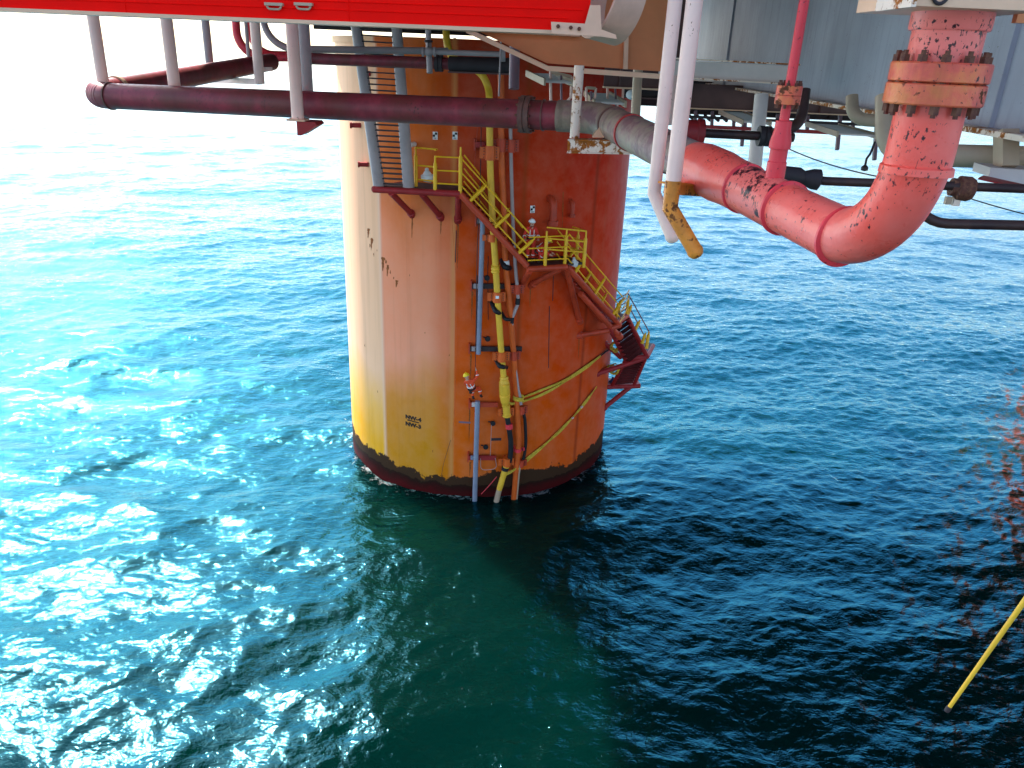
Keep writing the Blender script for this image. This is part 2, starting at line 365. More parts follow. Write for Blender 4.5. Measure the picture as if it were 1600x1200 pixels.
# ------------------------------------------------------------------ the platform leg
aA = angz(onc(597, 500, CR))[0]; aB = angz(onc(707, 500, CR))[0]
def column_material(name, detailed=True):
    m, n, b = newmat(name)
    tc = n.nodes.new("ShaderNodeTexCoord").outputs['Object']
    sep = n.nodes.new("ShaderNodeSeparateXYZ"); n.links.new(tc, sep.inputs[0]); x, y, z = sep.outputs
    ang = math_(n, 'ARCTAN2', x, math_(n, 'MULTIPLY', y, -1))
    t = math_(n, 'MULTIPLY_ADD', ang, 1/(2*PI), .5)
    zn = math_(n, 'MULTIPLY', z, 1/20.0)
    f = lambda a: a/(2*PI)+.5
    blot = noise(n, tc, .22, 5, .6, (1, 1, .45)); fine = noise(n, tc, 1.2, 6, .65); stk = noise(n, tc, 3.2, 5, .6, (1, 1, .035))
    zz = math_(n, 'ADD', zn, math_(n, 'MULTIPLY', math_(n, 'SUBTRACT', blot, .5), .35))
    pinkhaze = ramp(n, zz, [(.08, (.56, .21, .008)), (.22, (.62, .22, .03)), (.36, (.84, .30, .16)), (.58, (.80, .24, .11)), (.74, (.60, .12, .015)), (.9, (.58, .10, .010))])  # pink sea and sky sheen, deck shade above, both put into the colour
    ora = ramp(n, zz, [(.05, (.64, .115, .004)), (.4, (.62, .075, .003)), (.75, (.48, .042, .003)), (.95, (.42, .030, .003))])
    redc = ramp(n, zz, [(.05, (.62, .085, .003)), (.4, (.58, .045, .002)), (.75, (.50, .018, .001)), (.95, (.44, .010, .001))])  # both front reds deepen upwards: deck shade and red bounce put into the colour
    yel = ramp(n, zz, [(.07, (.80, .36, .01)), (.17, (.82, .42, .10)), (.30, (.86, .48, .27)), (.8, (.83, .42, .22))])  # sunlit edge plate: the sun's pale glare is put into its colour
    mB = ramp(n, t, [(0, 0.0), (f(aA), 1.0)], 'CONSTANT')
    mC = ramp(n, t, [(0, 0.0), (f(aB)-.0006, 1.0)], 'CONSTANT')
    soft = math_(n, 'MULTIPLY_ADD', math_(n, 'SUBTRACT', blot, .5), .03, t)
    mBo = ramp(n, soft, [(f(aB)-.026, 0.0), (f(aB)-.012, 1.0)])     # the orange strip just left of the seam
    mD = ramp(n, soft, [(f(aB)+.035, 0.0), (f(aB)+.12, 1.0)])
    c = mix(n, mB, yel, pinkhaze)
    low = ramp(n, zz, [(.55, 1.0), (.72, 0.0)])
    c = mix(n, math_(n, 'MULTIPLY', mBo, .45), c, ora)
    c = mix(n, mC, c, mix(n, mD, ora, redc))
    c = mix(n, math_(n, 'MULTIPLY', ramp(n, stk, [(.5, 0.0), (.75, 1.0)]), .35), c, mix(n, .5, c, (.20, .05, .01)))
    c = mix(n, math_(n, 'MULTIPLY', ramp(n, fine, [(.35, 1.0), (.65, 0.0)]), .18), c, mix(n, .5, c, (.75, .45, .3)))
    # weld seams between the plates
    for a, w, cc in ((aA, .0012, (.75, .45, .30)), (aB, .0014, (.62, .25, .08)), (aA-.55, .001, (.7, .4, .2)), (aB+.95, .0009, (.25, .03, .01)), (aB+.42, .0006, (.30, .05, .01))):
        s = math_(n, 'ABSOLUTE', math_(n, 'SUBTRACT', t, f(a)))
        c = mix(n, math_(n, 'MULTIPLY', ramp(n, s, [(w*.5, 1.0), (w, 0.0)]), .7), c, cc)
    # scattered rust specks
    sp = math_(n, 'ADD', math_(n, 'MULTIPLY', noise(n, tc, .35, 2), .8), noise(n, tc, 5, 8, .75, (1, 1, .35)))
    rk = ramp(n, sp, [(1.13, 0.0), (1.2, 1.0)])
    c = mix(n, rk, c, (.22, .06, .01))
    # splash zone: marine growth and dark antifouling
    jag = math_(n, 'ADD', math_(n, 'MULTIPLY', noise(n, tc, .38, 6, .68), 2.6), math_(n, 'MULTIPLY', noise(n, tc, 5, 6, .75), .5))
    left = ramp(n, t, [(f(aA)-.12, 1.0), (f(aA)+.02, 0.0)])
    lim = math_(n, 'ADD', math_(n, 'MULTIPLY_ADD', left, .25, -.45), jag)
    bandf = math_(n, 'SUBTRACT', lim, z)
    band = ramp(n, bandf, [(.0, 0.0), (.06, 1.0)])
    gcol = ramp(n, math_(n, 'ADD', z, math_(n, 'MULTIPLY', fine, .9)), [(.42, (.07, .006, .006)), (.85, (.030, .008, .006)), (1.15, (.022, .012, .007)), (1.4, (.050, .024, .012))])
    c = mix(n, band, c, gcol)
    n.links.new(c, b.inputs['Base Color'])
    rg = math_(n, 'ADD', math_(n, 'MULTIPLY', fine, .22), .27)
    rg = math_(n, 'MAXIMUM', rg, math_(n, 'MULTIPLY', band, .65)); rg = math_(n, 'MAXIMUM', rg, math_(n, 'MULTIPLY', rk, .8))
    n.links.new(rg, b.inputs['Roughness']); b.inputs['Specular IOR Level'].default_value = .035
    bp = n.nodes.new("ShaderNodeBump"); bp.inputs['Strength'].default_value = .25; bp.inputs['Distance'].default_value = .05
    n.links.new(math_(n, 'ADD', math_(n, 'MULTIPLY', noise(n, tc, .5, 3, .5, (1, 1, .3)), 1.2), math_(n, 'MULTIPLY', band, noise(n, tc, 7, 5))), bp.inputs['Height'])
    n.links.new(bp.outputs[0], b.inputs['Normal'])
    return m
M['column'] = column_material('weathered_orange_paint_and_light')  # real wear and rust, plus glare, sheen and shade painted into the plates
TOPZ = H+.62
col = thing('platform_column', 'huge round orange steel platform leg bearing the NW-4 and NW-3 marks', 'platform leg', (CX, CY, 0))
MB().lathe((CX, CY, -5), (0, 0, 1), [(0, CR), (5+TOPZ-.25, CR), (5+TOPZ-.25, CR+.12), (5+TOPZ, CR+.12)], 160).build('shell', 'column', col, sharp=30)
def tangent(p):
    a, z = angz(p); nrm = V((math.sin(a), -math.cos(a), 0)); return nrm, V((math.cos(a), math.sin(a), 0)), V((0, 0, 1))
def text_part(body, px, py, hgt, parent, stretch=1.15):
    cu = bpy.data.curves.new("lettering", 'FONT'); cu.body = body; cu.size = hgt*1.4; cu.align_x = 'CENTER'; cu.extrude = .004; cu.offset = .013; cu.resolution_u = 3
    t = bpy.data.objects.new("lettering", cu); COL.objects.link(t); dg = bpy.context.evaluated_depsgraph_get(); dg.update()
    me = bpy.data.meshes.new_from_object(t.evaluated_get(dg)); bpy.data.objects.remove(t)
    p = onc(px, py, CR+.012); nrm, r_, u_ = tangent(p); o0 = V(parent['_o'])
    for v in me.vertices:
        q = r_*(v.co.x*stretch)+u_*v.co.y
        d = v.co.x*stretch
        v.co = p+q+nrm*(v.co.z-d*d/(2*CR))-o0
    me.materials.clear(); me.materials.append(M['blackink'])
    o = bpy.data.objects.new('draft_mark', me); COL.objects.link(o); o.parent = parent; o['_o'] = tuple(o0); return o
text_part("NW-4", 645.5, 656.4, .195, col, 1.2); text_part("NW-3", 645.5, 667.2, .195, col, 1.2)
p = onc(645.5, 658.4, CR+.012); nrm, r_, u_ = tangent(p)
MB().box(p, (.62, .02, .045), (r_, nrm, u_)).build('underline', 'blackink', col)
# lug on the rim, stubs, vents, survey plates: all welded to the leg
def plate_at(px, py, w, h, name, m, off=.03, th=.03, parent=col):
    p = onc(px, py, CR+off); nrm, r_, u_ = tangent(p)
    return MB().box(p, (w, th, h), (r_, nrm, u_)).build(name, m, parent), p, nrm, r_, u_
for i, (px, py) in enumerate(((680, 212), (711, 212), (832, 327))):
    o, p, nrm, r_, u_ = plate_at(px, py, .20, .30, 'survey_target', 'white')
    q = MB()
    q.box(p+nrm*.025+r_*.045+u_*.085, (.085, .02, .085), (r_, nrm, u_)); q.box(p+nrm*.025-r_*.045+u_*.0, (.085, .02, .085), (r_, nrm, u_))
    q.build('checker', 'blackink', o); o.data.name = 'survey_target'
    q2 = MB(); [q2.box(p+nrm*.025-u_*(.085+.035*k), (.12, .018, .014), (r_, nrm, u_)) for k in range(2)]; q2.build('marking', 'blackink', o)
for px, py, s in ((862, 309, 1.0), (893, 313, .62)):
    p = onc(px-4, py, CR-.05); nrm, r_, u_ = tangent(p)
    pts = fillet([p, p+nrm*.45*s, p+nrm*.45*s-u_*1.0*s], .3*s, 6)
    mb = MB().tube(pts, .15*s, 14); mb.lathe(pts[-1]+u_*.12*s, -u_, [(0, .22*s), (.2*s, .22*s)], 16); mb.build('vent_elbow', 'redorange', col)
for px, py in ((579, 115), (564, 196), (576, 257), (648, 225)):
    p = onc(px, py, CR-.02); nrm, r_, u_ = tangent(p)
    MB().lathe(p, (nrm-r_*.7*(px < 600)).normalized(), [(0, .1), (.38, .1), (.38, .13), (.46, .13)], 12).build('stub', 'darkred' if px != 648 else 'white', col)
p = onc(521, 72, CR+.2) if False else V((CX-CR*math.sin(rad(62)), CY-CR*math.cos(rad(62)), TOPZ))
lug = MB(); lc = Pz(517, 71, TOPZ+.1); lc = V((CX, CY, TOPZ))+ (V((lc.x-CX, lc.y-CY, 0)).normalized()*(CR+.15))
n_ = V((lc.x-CX, lc.y-CY, 0)).normalized()
lug.prism([lc-V((0, 0, .45))-n_*.15, lc-V((0, 0, .45))+n_*.35, lc+n_*.35+V((0, 0, .1)), lc+n_*.1+V((0, 0, .3)), lc-n_*.15+V((0, 0, .3))], n_.cross(V((0, 0, 1)))*.12).build('lifting_lug', 'darkred', col)
# rubbed marks
plate_at(726, 660, .55, .09, 'scuff_mark', 'purple', .004, .006); plate_at(775, 686.5, .5, .14, 'scuff_mark', 'dark', .004, .006)
for px, py0, py1 in ((858.5, 478, 575), (865, 420, 470), (716, 330, 352), (713, 360, 410), (746, 430, 545), (638, 0, 0)):
    if py1: MB().tube([onc(px, py0, CR+.004), onc(px-1.5, py1, CR+.004)], .018, 6).build('drip_stain', 'dark', col)

# rust runs and rust spots on the shell: thin ragged films
M['rustrun'] = paint('rust_run', (.30, .085, .012), .8, .35, 12, second=(.16, .04, .01), ss=20)
def rust_run(px, py0, py1, w):
    vs = []; n = 9
    for k in range(n+1):
        f = k/n; p = onc(px-1.2*f, py0+(py1-py0)*f, CR+.004); r_ = tangent(p)[1]; h = w*(1-f)**.7*(.7+.6*random.random())+.004
        vs += [p-r_*h, p+r_*h*(.6+.8*random.random())]
    MB().add(vs, [(2*k, 2*k+1, 2*k+3, 2*k+2) for k in range(n)]).build('rust_run', 'rustrun', col)
def rust_spot(px, py, r):
    c = onc(px, py, CR+.004); nrm, r_, u_ = tangent(c); n = 11
    vs = [c]+[c+r_*(r*.6*math.cos(2*PI*k/n)*(.5+random.random()))+u_*(r*1.3*math.sin(2*PI*k/n)*(.5+random.random())) for k in range(n)]
    MB().add(vs, [(0, 1+k, 1+(k+1) % n) for k in range(n)]).build('rust_spot', 'rustrun', col)
for a in ((644.5, 339, 372, .035), (689.5, 343, 366, .03), (716, 346, 420, .03), (576, 357, 372, .10), (581, 372, 392, .08), (599, 402, 424, .12), (606, 414, 432, .08), (620, 438, 449, .06), (738, 455, 500, .03), (736, 552, 600, .03),
          (734, 640, 690, .03), (735, 722, 744, .04), (905, 527, 560, .03), (829, 450, 480, .03), (880, 300, 360, .02)): rust_run(*a)
for a in ((578, 384, .06), (584, 398, .05), (589, 391, .035), (603, 409, .07), (610, 425, .05), (615, 434, .04), (664, 520, .03), (702, 555, .03), (676, 705, .04), (640, 430, .03), (570, 540, .05), (590, 612, .04)): rust_spot(*a)

# a second leg of the same kind, just outside the frame; it colours the water's reflections
far = thing('platform_column', 'second round orange platform leg standing off to the right', 'platform leg', (46.2, 52.3, 0))
MB().lathe((46.2, 52.3, -5), (0, 0, 1), [(0, CR), (5+TOPZ-.25, CR), (5+TOPZ-.25, CR+.12), (5+TOPZ, CR+.12)], 96).build('shell', paint('orange_leg_paint', (.92, .05, .012), .35, .2, .4, streak=.1), far)

# ------------------------------------------------------------------ deck and girders overhead
ZD = H+3.2
deck = thing('platform_deck', 'dark steel deck of the platform spanning overhead above the leg', 'deck', (20, 36, ZD))
mb = MB(); mb.box((25.5, 31.5, ZD+2), (70.8, 45, 4)); mb.build('deck_plate', 'deckdark', deck)
for k, y in enumerate(np.linspace(14, 53.5, 8)):
    MB().box((-3, y, ZD-.22), (12.5, .35, .44)).build('cross_beam', 'deckbrown', deck)
# rim beam on the deck's open side (ends before the bays over the camera)
rb = MB(); rb.box((-9.7, 40, ZD-.95), (.35, 27.5, 1.9)); rb.build('edge_beam', 'deckdark', deck)

# deck frame directly on top of the leg
fr = thing('leg_top_frame', 'dark steel frame with small pipes sitting on the leg top', 'frame', (CX, CY-5, TOPZ))
mb = MB()
for y, z0, z1 in ((30.5, H+.95, H+3.1), (34.5, H+.80, H+3.1)):
    mb.box((-2.35, y, (z1+z0+(.0 if y > 32 else .5))/2), (12.7, .3, z1-z0-(.0 if y > 32 else .5))); mb.bar((-8.5, y, z0+.1), (4, y, z0+.1), .16, .16)
    for x in np.arange(-8.3, 4, 1.25): mb.bar((x, y, z0), (x, y, z1), .12, .12, V((0, 1, 0)))
mb.build('frame_members', 'dark', fr)
mb = MB()
for y, z, r in ((30.1, H+1.25, .07), (29.8, H+.98, .09), (31.1, H+1.45, .06)): mb.tube([(-7.5, y, z), (3.9, y, z)], r, 10)
mb.build('service_pipe', 'tube', fr)

# the red fascia girder nearest the camera
A, B = P(-170, 4.5, 8.7), P(918, 49, 8.6); B.z = B.z
dirb = (B-A); dirb.normalize(); upb = V((0, 0, 1)); back = upb.cross(dirb).normalized()
if back.y < 0: back = -back
rg = thing('red_girder', 'glossy bright red fascia girder across the top left with a beige bottom flange', 'girder', (A+B)/2)
hz = V((0, 0, 1.5))
mb = MB(); mb.prism([A, B, B+hz*.55+dirb*.03, B+hz, A+hz], back*.28); mb.build('fascia_plate', 'red_beam', rg)
for hh_, t0_, t1_ in ((.10, .0, .97), (.19, .45, .99)):
    MB().tube([sub(A, B, t0_)-back*.004+V((0, 0, hh_)), sub(A, B, t1_)-back*.004+V((0, 0, hh_+.02))], .007, 6).build('weld_seam', 'red_beam', rg)
for t_ in (.34, .66): q = sub(A, B, t_)-back*.004; MB().tube([q, q+V((0, 0, .5))], .006, 6).build('weld_seam', 'red_beam', rg)
mb = MB(); L0 = A-V((0, 0, .035))+back*.0; L1 = sub(A, B, .80)-V((0, 0, .035))
mb.bar(A-V((0, 0, .021))+back*.15, sub(A, B, .955)-V((0, 0, .021))+back*.15, .36, .038); mb.build('bottom_flange', 'beige', rg)
for px in (430, 476):                              # small pad eyes and shackle handles on the face
    t = min(1, max(0, (px+170)/(918+170))); q = sub(A, B, .0)
    d = ray(px, 7); nn = back; tt = (A-CAM).dot(nn)/d.dot(nn); q = CAM+d*tt
    mb = MB(); mb.bar(q-dirb*.10-back*.04, q+dirb*.10-back*.04, .07, .03); mb.tube(fillet([q-dirb*.08-back*.05, q-dirb*.08-back*.05-upb*.05, q+dirb*.08-back*.05-upb*.05, q+dirb*.08-back*.05], .04, 4), .012, 8)
    mb.build('pad_eye', 'beigepipe', rg)

def quadpoly(pxs, zc): return [P(x, y, zc) for x, y in pxs]
# tapered bracket girder left of the pillars
tg = thing('tapered_girder', 'tan tapered bracket girder whose sloping lower flange rises to the red girder', 'girder', P(950, 80, 12))
zt = 12.4
poly = quadpoly([(728, 40), (855, 99), (1050, 113), (1062, -40), (728, -40)], zt)
bk = V((.05, 1, 0)).normalized()
MB().prism([q for q in poly], bk*.05).build('web', 'girder', tg)
mb = MB()
a_, b_, c_ = P(728, 43, zt-.12), P(856, 103, zt-.12), P(1052, 117, zt-.12)
for s, e in ((a_, b_), (b_, c_)): mb.prism([s, e, e-V((0, 0, .075)), s-V((0, 0, .075))], bk*.42)
mb.build('lower_flange', 'beige', tg)
mb = MB(); s, e = P(978, -40, zt-.1), P(974, 108, zt-.1); mb.prism([s, e, e+V((.07, 0, 0)), s+V((.07, 0, 0))], bk*.12); mb.build('stiffener', 'beige', tg)
mb = MB(); s, e = P(640, 45, zt-.12), P(1040, 52, zt-.12)
mb.prism([P(700, 41, zt-.15), P(906, 51, zt-.15), P(906, 57, zt-.15), P(700, 47, zt-.15)], bk*.3); mb.build('upper_plate', 'beige', tg)
# bolted end plate and sleeve
ep = thing('end_bracket', 'bolted beige end bracket hanging below the end of the red girder', 'bracket', P(905, 46, 8.4))
MB().prism(quadpoly([(861, 34), (914, 37), (922, 8), (938, 8), (940, 46), (962, 54), (964, 61), (940, 57), (862, 52)], 8.42), bk*.05).build('plate', 'beige', ep)
bt = None
for px, py in ((872, 41), (892, 43), (905, 45)):
    p = P(px, py, 8.40); b2 = MB().lathe(p+bk*.02, -bk, [(0, .022), (.03, .022), (.03, .012), (.05, .012)], 6).build('bolt', 'bolt', ep)
sv = thing('steel_sleeve', 'short wide tan steel sleeve with a hollow open end beside the red girder', 'sleeve', P(970, 0, 8.9))
c0 = P(934, -14, 8.7); ax = (RT*.95+FW*.42-UP*.06).normalized()
mb = MB(); mb.lathe(c0, ax, [(0, .50), (.36, .50), (.36, .455), (.0, .455)], 48)
mb.f = mb.f[:-2]; n_ = 48; mb.f += [((3*n_+j), (3*n_+(j+1) % n_), ((j+1) % n_), j) for j in range(n_)]
mb.build('sleeve_ring', 'tan', sv, sharp=30)
MB().bar(c0+V((0, 0, .45)), c0+V((0, 0, 1.7)), .12, .12, V((0, 1, 0))).build('hanger', 'girder', sv)
MB().prism(quadpoly([(921, -30), (1000, -30), (960, 44), (928, 30)], 9.3), bk*.04).build('cheek_plate', 'girder', sv)

# the long blue-grey girder wall receding on the right
zf = H-.72
F0, F1 = Pz(1082, 128.5, zf), Pz(1600, 222.5, zf); wd = (F0-F1).normalized(); F1 = F1-wd*4.5; FE = F0+wd*16
lf = V((-wd.y, wd.x, 0)).normalized()
if lf.x > 0: lf = -lf                              # lf points to the open side (left)
gw = thing('grey_wall_girder', 'tall blue grey plate girder receding on the right with a rust edged bottom flange', 'girder', (F0+F1)/2)
w0, w1 = FE-lf*.30, F1-lf*.30
MB().prism([w0, w1, w1+V((0, 0, 3.8)), w0+V((0, 0, 3.8))], -lf*.04).build('web', 'grey_wall', gw)
MB().prism([FE, F1, F1-lf*.62, FE-lf*.62], V((0, 0, .075))).build('bottom_flange', 'rustwhite', gw)
Lw = (w1-w0).length
for px in (1085, 1142, 1590):
    d = ray(px, 60); nn = lf; tt = (w0-CAM).dot(nn)/d.dot(nn); q = CAM+d*tt; q.z = 0
    s = V((q.x, q.y, zf+.08)); MB().prism([s, s+lf*.07, s+lf*.07+V((0, 0, 3.7)), s+V((0, 0, 3.7))], wd*.03).build('stiffener', 'grey_wall', gw)
# beam from the pillars to the wall
cb = thing('cross_beam', 'pale grey cross beam with rusty edges running from the twin pipes to the grey wall', 'beam', P(1140, 112, 18))
q0, q1 = P(1030, 106, 18.4), P(1246, 118, 17.2)
ht = .37
MB().prism([q0-V((0, 0, ht/2)), q1-V((0, 0, ht/2)), q1+V((0, 0, ht/2)), q0+V((0, 0, ht/2))], V((0, .03, 0))).build('web', 'greywhite', cb)
for sgn in (-1, 1):
    o = V((0, -.09, sgn*(ht/2+.02))); MB().prism([q0+o, q1+o, q1+o+V((0, .2, 0)), q0+o+V((0, .2, 0))], V((0, 0, .035))).build('flange', 'rustwhite', cb)

M['pinkneck'] = paint('salmon_red_paint_scuffed', (.82, .16, .125), .30, .1, 1.6, specks=.10, chips=.10, cs=11, bump=.35, bs=18)
# ------------------------------------------------------------------ pipe helper
def solo(name, mb, m, label, cat, group=None, sharp=38):
    o = mb.build(name, m, sharp=sharp); tag(o, label, cat, group); return o

# big pipe loop: maroon run, wrapped elbow, salmon run, elbow up to the flanges
vb = P(1437, 240, 5.42)
def on_vertical(px, py):                            # point below/above vb that shows at height py
    lo, hi = vb.z-4, vb.z+3
    for _ in range(50):
        mid = (lo+hi)/2; q = V((vb.x, vb.y, mid))-CAM; y = 600-FPX*q.dot(UP)/q.dot(FW)
        if y > py: lo = mid
        else: hi = mid
    return V((vb.x, vb.y, (lo+hi)/2))
Ccor = on_vertical(0, 409); Vtop = on_vertical(0, 97); Vcol = on_vertical(0, 262)
Acor = P(938, 184, 12.0); Ecor = P(133, 148.5, 14.3); Bk = P(424, 97, 21.8)
bp_ = thing('big_pipe', 'big pipe loop, maroon, then wrapped grey, then salmon red to its rising elbow', 'pipe', sub(Acor, Ccor, .5))
R0 = .225
runEA = fillet([Bk, Ecor, Acor], [.75], 12)
MB().tube(runEA, R0, 28).build('maroon_run', 'maroon', bp_)
def tpx(px):
    lo, hi = 0.0, 1.0
    for _ in range(40):
        m_ = (lo+hi)/2; q = sub(Acor, Ccor, m_)-CAM
        if 800+FPX*q.dot(RT)/q.dot(FW) < px: lo = m_
        else: hi = m_
    return lo
def seg_on(a, b, t0, t1): return [sub(a, b, t0), sub(a, b, t1)]
path = fillet([sub(Ecor, Acor, .93), Acor, Ccor, Vtop], [.75, .72], 14)
# wrapped part = up to t on A-C; salmon after
def split(path, pt):
    d = [(q-pt).length for q in path]; return int(np.argmin(d))
tW = tpx(1088)
W1 = sub(Acor, Ccor, tW)
iA = [i for i, q in enumerate(path) if (q-Acor).length < 1.3 and i < 17]
wrapp = path[:16]+[W1]
MB().tube(wrapp, R0+.014, 28).build('wrapped_bend', 'wrapmat', bp_)
salm = [sub(Acor, Ccor, tW-.002), sub(Acor, Ccor, .66)]
dAC = (Ccor-Acor).normalized()
LAC = (Ccor-Acor).length; sl_ = (tpx(1164)-tW)*LAC
mb = MB(); mb.lathe(W1-dAC*.02, dAC, [(0, R0-.02), (.0, R0+.025), (sl_*.2, R0+.05), (sl_*.55, R0+.05), (sl_*.75, R0+.03), (sl_, R0+.02), (sl_, R0)], 32); mb.build('painted_sleeve', 'pinkred', bp_)
MB().tube([W1+dAC*(sl_-.02), sub(Acor, Ccor, tpx(1228))], R0+.008, 32).build('flaking_length', 'pinkchip', bp_)
el = [q for q in fillet([sub(Acor, Ccor, tpx(1226)), Ccor, Vtop], [.74], 18)]
MB().tube(el, R0, 36).build('elbow', 'pinkred', bp_, sharp=60)
# weld rings along the run
for t, r, w, m in ((tpx(1050), .034, .05, 'wrapband'), (tpx(985), .03, .05, 'redband'), (tpx(958), .03, .045, 'wrapband')):
    q = sub(Acor, Ccor, t); MB().lathe(q, dAC, [(0, R0), (0, R0+r), (w, R0+r), (w, R0)], 32).build('pipe_band', m, bp_)
for t in (tpx(1163), tpx(1226), tpx(1316)):
    q = sub(Acor, Ccor, t); MB().lathe(q, dAC, [(0, R0), (.005, R0+.028), (.03, R0+.028), (.045, R0)], 36).build('weld_ring', 'redpipe', bp_)
q = sub(Ecor, Acor, .905); dEA = (Acor-Ecor).normalized()
MB().lathe(q, dEA, [(0, R0), (0, R0+.016), (.02, R0+.016), (.02, R0)], 28).build('weld_ring', 'wrapband', bp_)
q = sub(Ecor, Acor, .058); MB().lathe(q, dEA, [(0, R0), (0, R0+.02), (.03, R0+.02), (.03, R0)], 28).build('weld_ring', 'wrapband', bp_)
mbx = MB(); e0 = runEA[2:12]
for k in range(12):
    s = k/11; i = s*(len(e0)-2); a = e0[int(i)]; b = e0[int(i)+1]; qq = sub(a, b, i-int(i)); dd = (b-a).normalized()
    mbx.lathe(qq, dd, [(0, R0), (.012, R0+.007), (.03, R0+.007), (.04, R0)], 28)
mbx.build('elbow_wrapping', 'maroon', bp_)
# clamp strap ring and saddle
q = P(245, 118, 15.6) if False else sub(Ecor, Bk, .115); dEB = (Bk-Ecor).normalized()
MB().lathe(q, dEB, [(0, R0), (0, R0+.03), (.09, R0+.03), (.09, R0)], 28).build('pipe_band', 'beigepipe', bp_)
# bolted flange on the maroon run
q = sub(Ecor, Acor, .868)
MB().lathe(q, dEA, [(0, R0), (0, .285), (.075, .285), (.08, .27), (.09, .27), (.095, .285), (.17, .285), (.17, R0)], 32).build('run_flange', 'wrapband', bp_)
u_, w_ = frame(dEA); fb = None
for k in range(10):
    a = 2*PI*k/10; c = q+(u_*math.cos(a)+w_*math.sin(a))*.262
    if fb is None: c0b = c; fb = MB().lathe(c-dEA*.035, dEA, [(0, .02), (.035, .02), (.035, .012), (.205, .012), (.205, .02), (.24, .02)], 6).build('bolt', 'bolt', bp_)
    else: place_copy(fb, bp_, c-c0b)
# elbow collar (socket) and the riser above
z262 = Vcol
MB().lathe(z262-V((0, 0, .04)), (0, 0, 1), [(0, R0), (0, R0+.022), (.05, R0+.018), (.06, R0)], 36).build('weld_ring', 'pinkred', bp_)
# flange pair with bolts
def vz(py): return on_vertical(0, py).z
fl = [vz(164), vz(130.5), vz(129), vz(98)]
rF = .315
mb = MB(); mb.lathe((vb.x, vb.y, fl[0]), (0, 0, 1), [(0, R0), (0, rF-.008), (.01, rF), (fl[1]-fl[0]-.008, rF), (fl[1]-fl[0], rF-.012)], 40); lowf = mb.build('flange', 'flange', bp_)
mb = MB(); mb.lathe((vb.x+.004, vb.y, fl[2]), (0, 0, 1), [(0, rF-.012), (.008, rF), (fl[3]-fl[2]-.01, rF), (fl[3]-fl[2], rF-.01), (fl[3]-fl[2], R0)], 40); mb.build('flange', 'flange', bp_)
fb = None
for k in range(12):
    a = 2*PI*(k+.3)/12; c = V((vb.x+math.cos(a)*.273, vb.y+math.sin(a)*.273, fl[0]))
    if fb is None:
        c0b = c; h_ = fl[3]-fl[0]
        fb = MB().lathe(c-V((0, 0, .075)), (0, 0, 1), [(0, .018), (.022, .018), (.022, .033), (.075, .033), (.075+h_, .033), (.118+h_, .033), (.118+h_, .018), (.145+h_, .018)], 6).build('bolt', 'bolt', bp_)
    else: place_copy(fb, bp_, c-c0b)
zt0, zt1 = vz(48), vz(20)
MB().lathe((vb.x, vb.y, fl[3]-.02), (0, 0, 1), [(0, R0), (zt0-fl[3]+.02, R0)], 36).build('upper_neck', 'pinkneck', bp_)
MB().lathe((vb.x, vb.y, zt0-.003), (0, 0, 1), [(0, R0-.01), (0, R0+.02), (.012, R0+.026), (zt1-zt0+.5, R0+.026)], 36).build('upper_collar', 'pinkneck', bp_)
# beige support frame that the riser hangs from
sf = thing('riser_support', 'worn beige box beam with a hanging shackle above the salmon riser', 'support beam', (vb.x, vb.y, zt1+.2))
s0 = Pz(1374, 20, zt1+.0); 
sx = RT.copy(); sx.z = 0; sx.normalize(); sy = V((-sx.y, sx.x, 0))
bl = V((vb.x, vb.y, zt1))-sx*.47-sy*.42; br = V((vb.x, vb.y, zt1))+sx*.36-sy*.42
MB().prism([bl, br, br+V((0, 0, .55)), bl+V((0, 0, .55))], sy*.84).build('box_beam', 'beige', sf)
MB().box(bl-sx*.02+V((0, 0, .28))+sy*.2, (.03, .5, .58), (sx, sy, V((0, 0, 1)))).build('end_plate', 'rustwhite', sf)
q = bl+sx*.15-sy*.012+V((0, 0, .10)); pts = [q+sx*(.055*math.cos(a))+V((0, 0, .085*math.sin(a))) for a in np.linspace(-PI*.15-PI/2*0, 2*PI-PI*.15, 24)]
MB().tube(pts, .011, 8).build('shackle', 'dark', sf)
# pale vertical panel right behind
MB().prism([br+sy*.3+V((0, 0, -.05)), br+sy*.3+sx*.9+V((0, 0, -.05)), br+sy*.3+sx*.9+V((0, 0, .6)), br+sy*.3+V((0, 0, .6))], sy*.05).build('side_plate', 'girder', sf)

# thin red branch pipe with its flange and reducer
tb = sub(Acor, Ccor, tpx(1204))+V((0, 0, .12)); tdir = V((0, 0, 1))
tp = thing('branch_pipe', 'thin red branch pipe with small bolted flange standing on the salmon pipe', 'pipe', tb)
def tz(py):
    lo, hi = tb.z-3, tb.z+4
    for _ in range(50):
        mid = (lo+hi)/2; q = V((tb.x, tb.y, mid))-CAM; y = 600-FPX*q.dot(UP)/q.dot(FW)
        if y > py: lo = mid
        else: hi = mid
    return (lo+hi)/2
g = lambda py: tz(py)-tb.z
MB().lathe(tb-V((0, 0, .12)), tdir, [(0, .088), (.12+g(253), .088), (.12+g(252), .080), (.12+g(233), .080), (.12+g(232), .098), (.12+g(222), .098), (.12+g(203), .075), (.12+g(189), .072), (.12+g(188), .045), (.12+g(162), .044)], 24).build('reducer', 'redpipe', tp)
MB().lathe(tb+V((0, 0, g(163))), tdir, [(0, .04), (0, .112), (g(149)-g(163)-.003, .114), (g(149)-g(163), .104), (g(148.5)-g(163), .114), (g(134)-g(163), .114), (g(134)-g(163), .04)], 28).build('flange', 'flange', tp)
fb = None
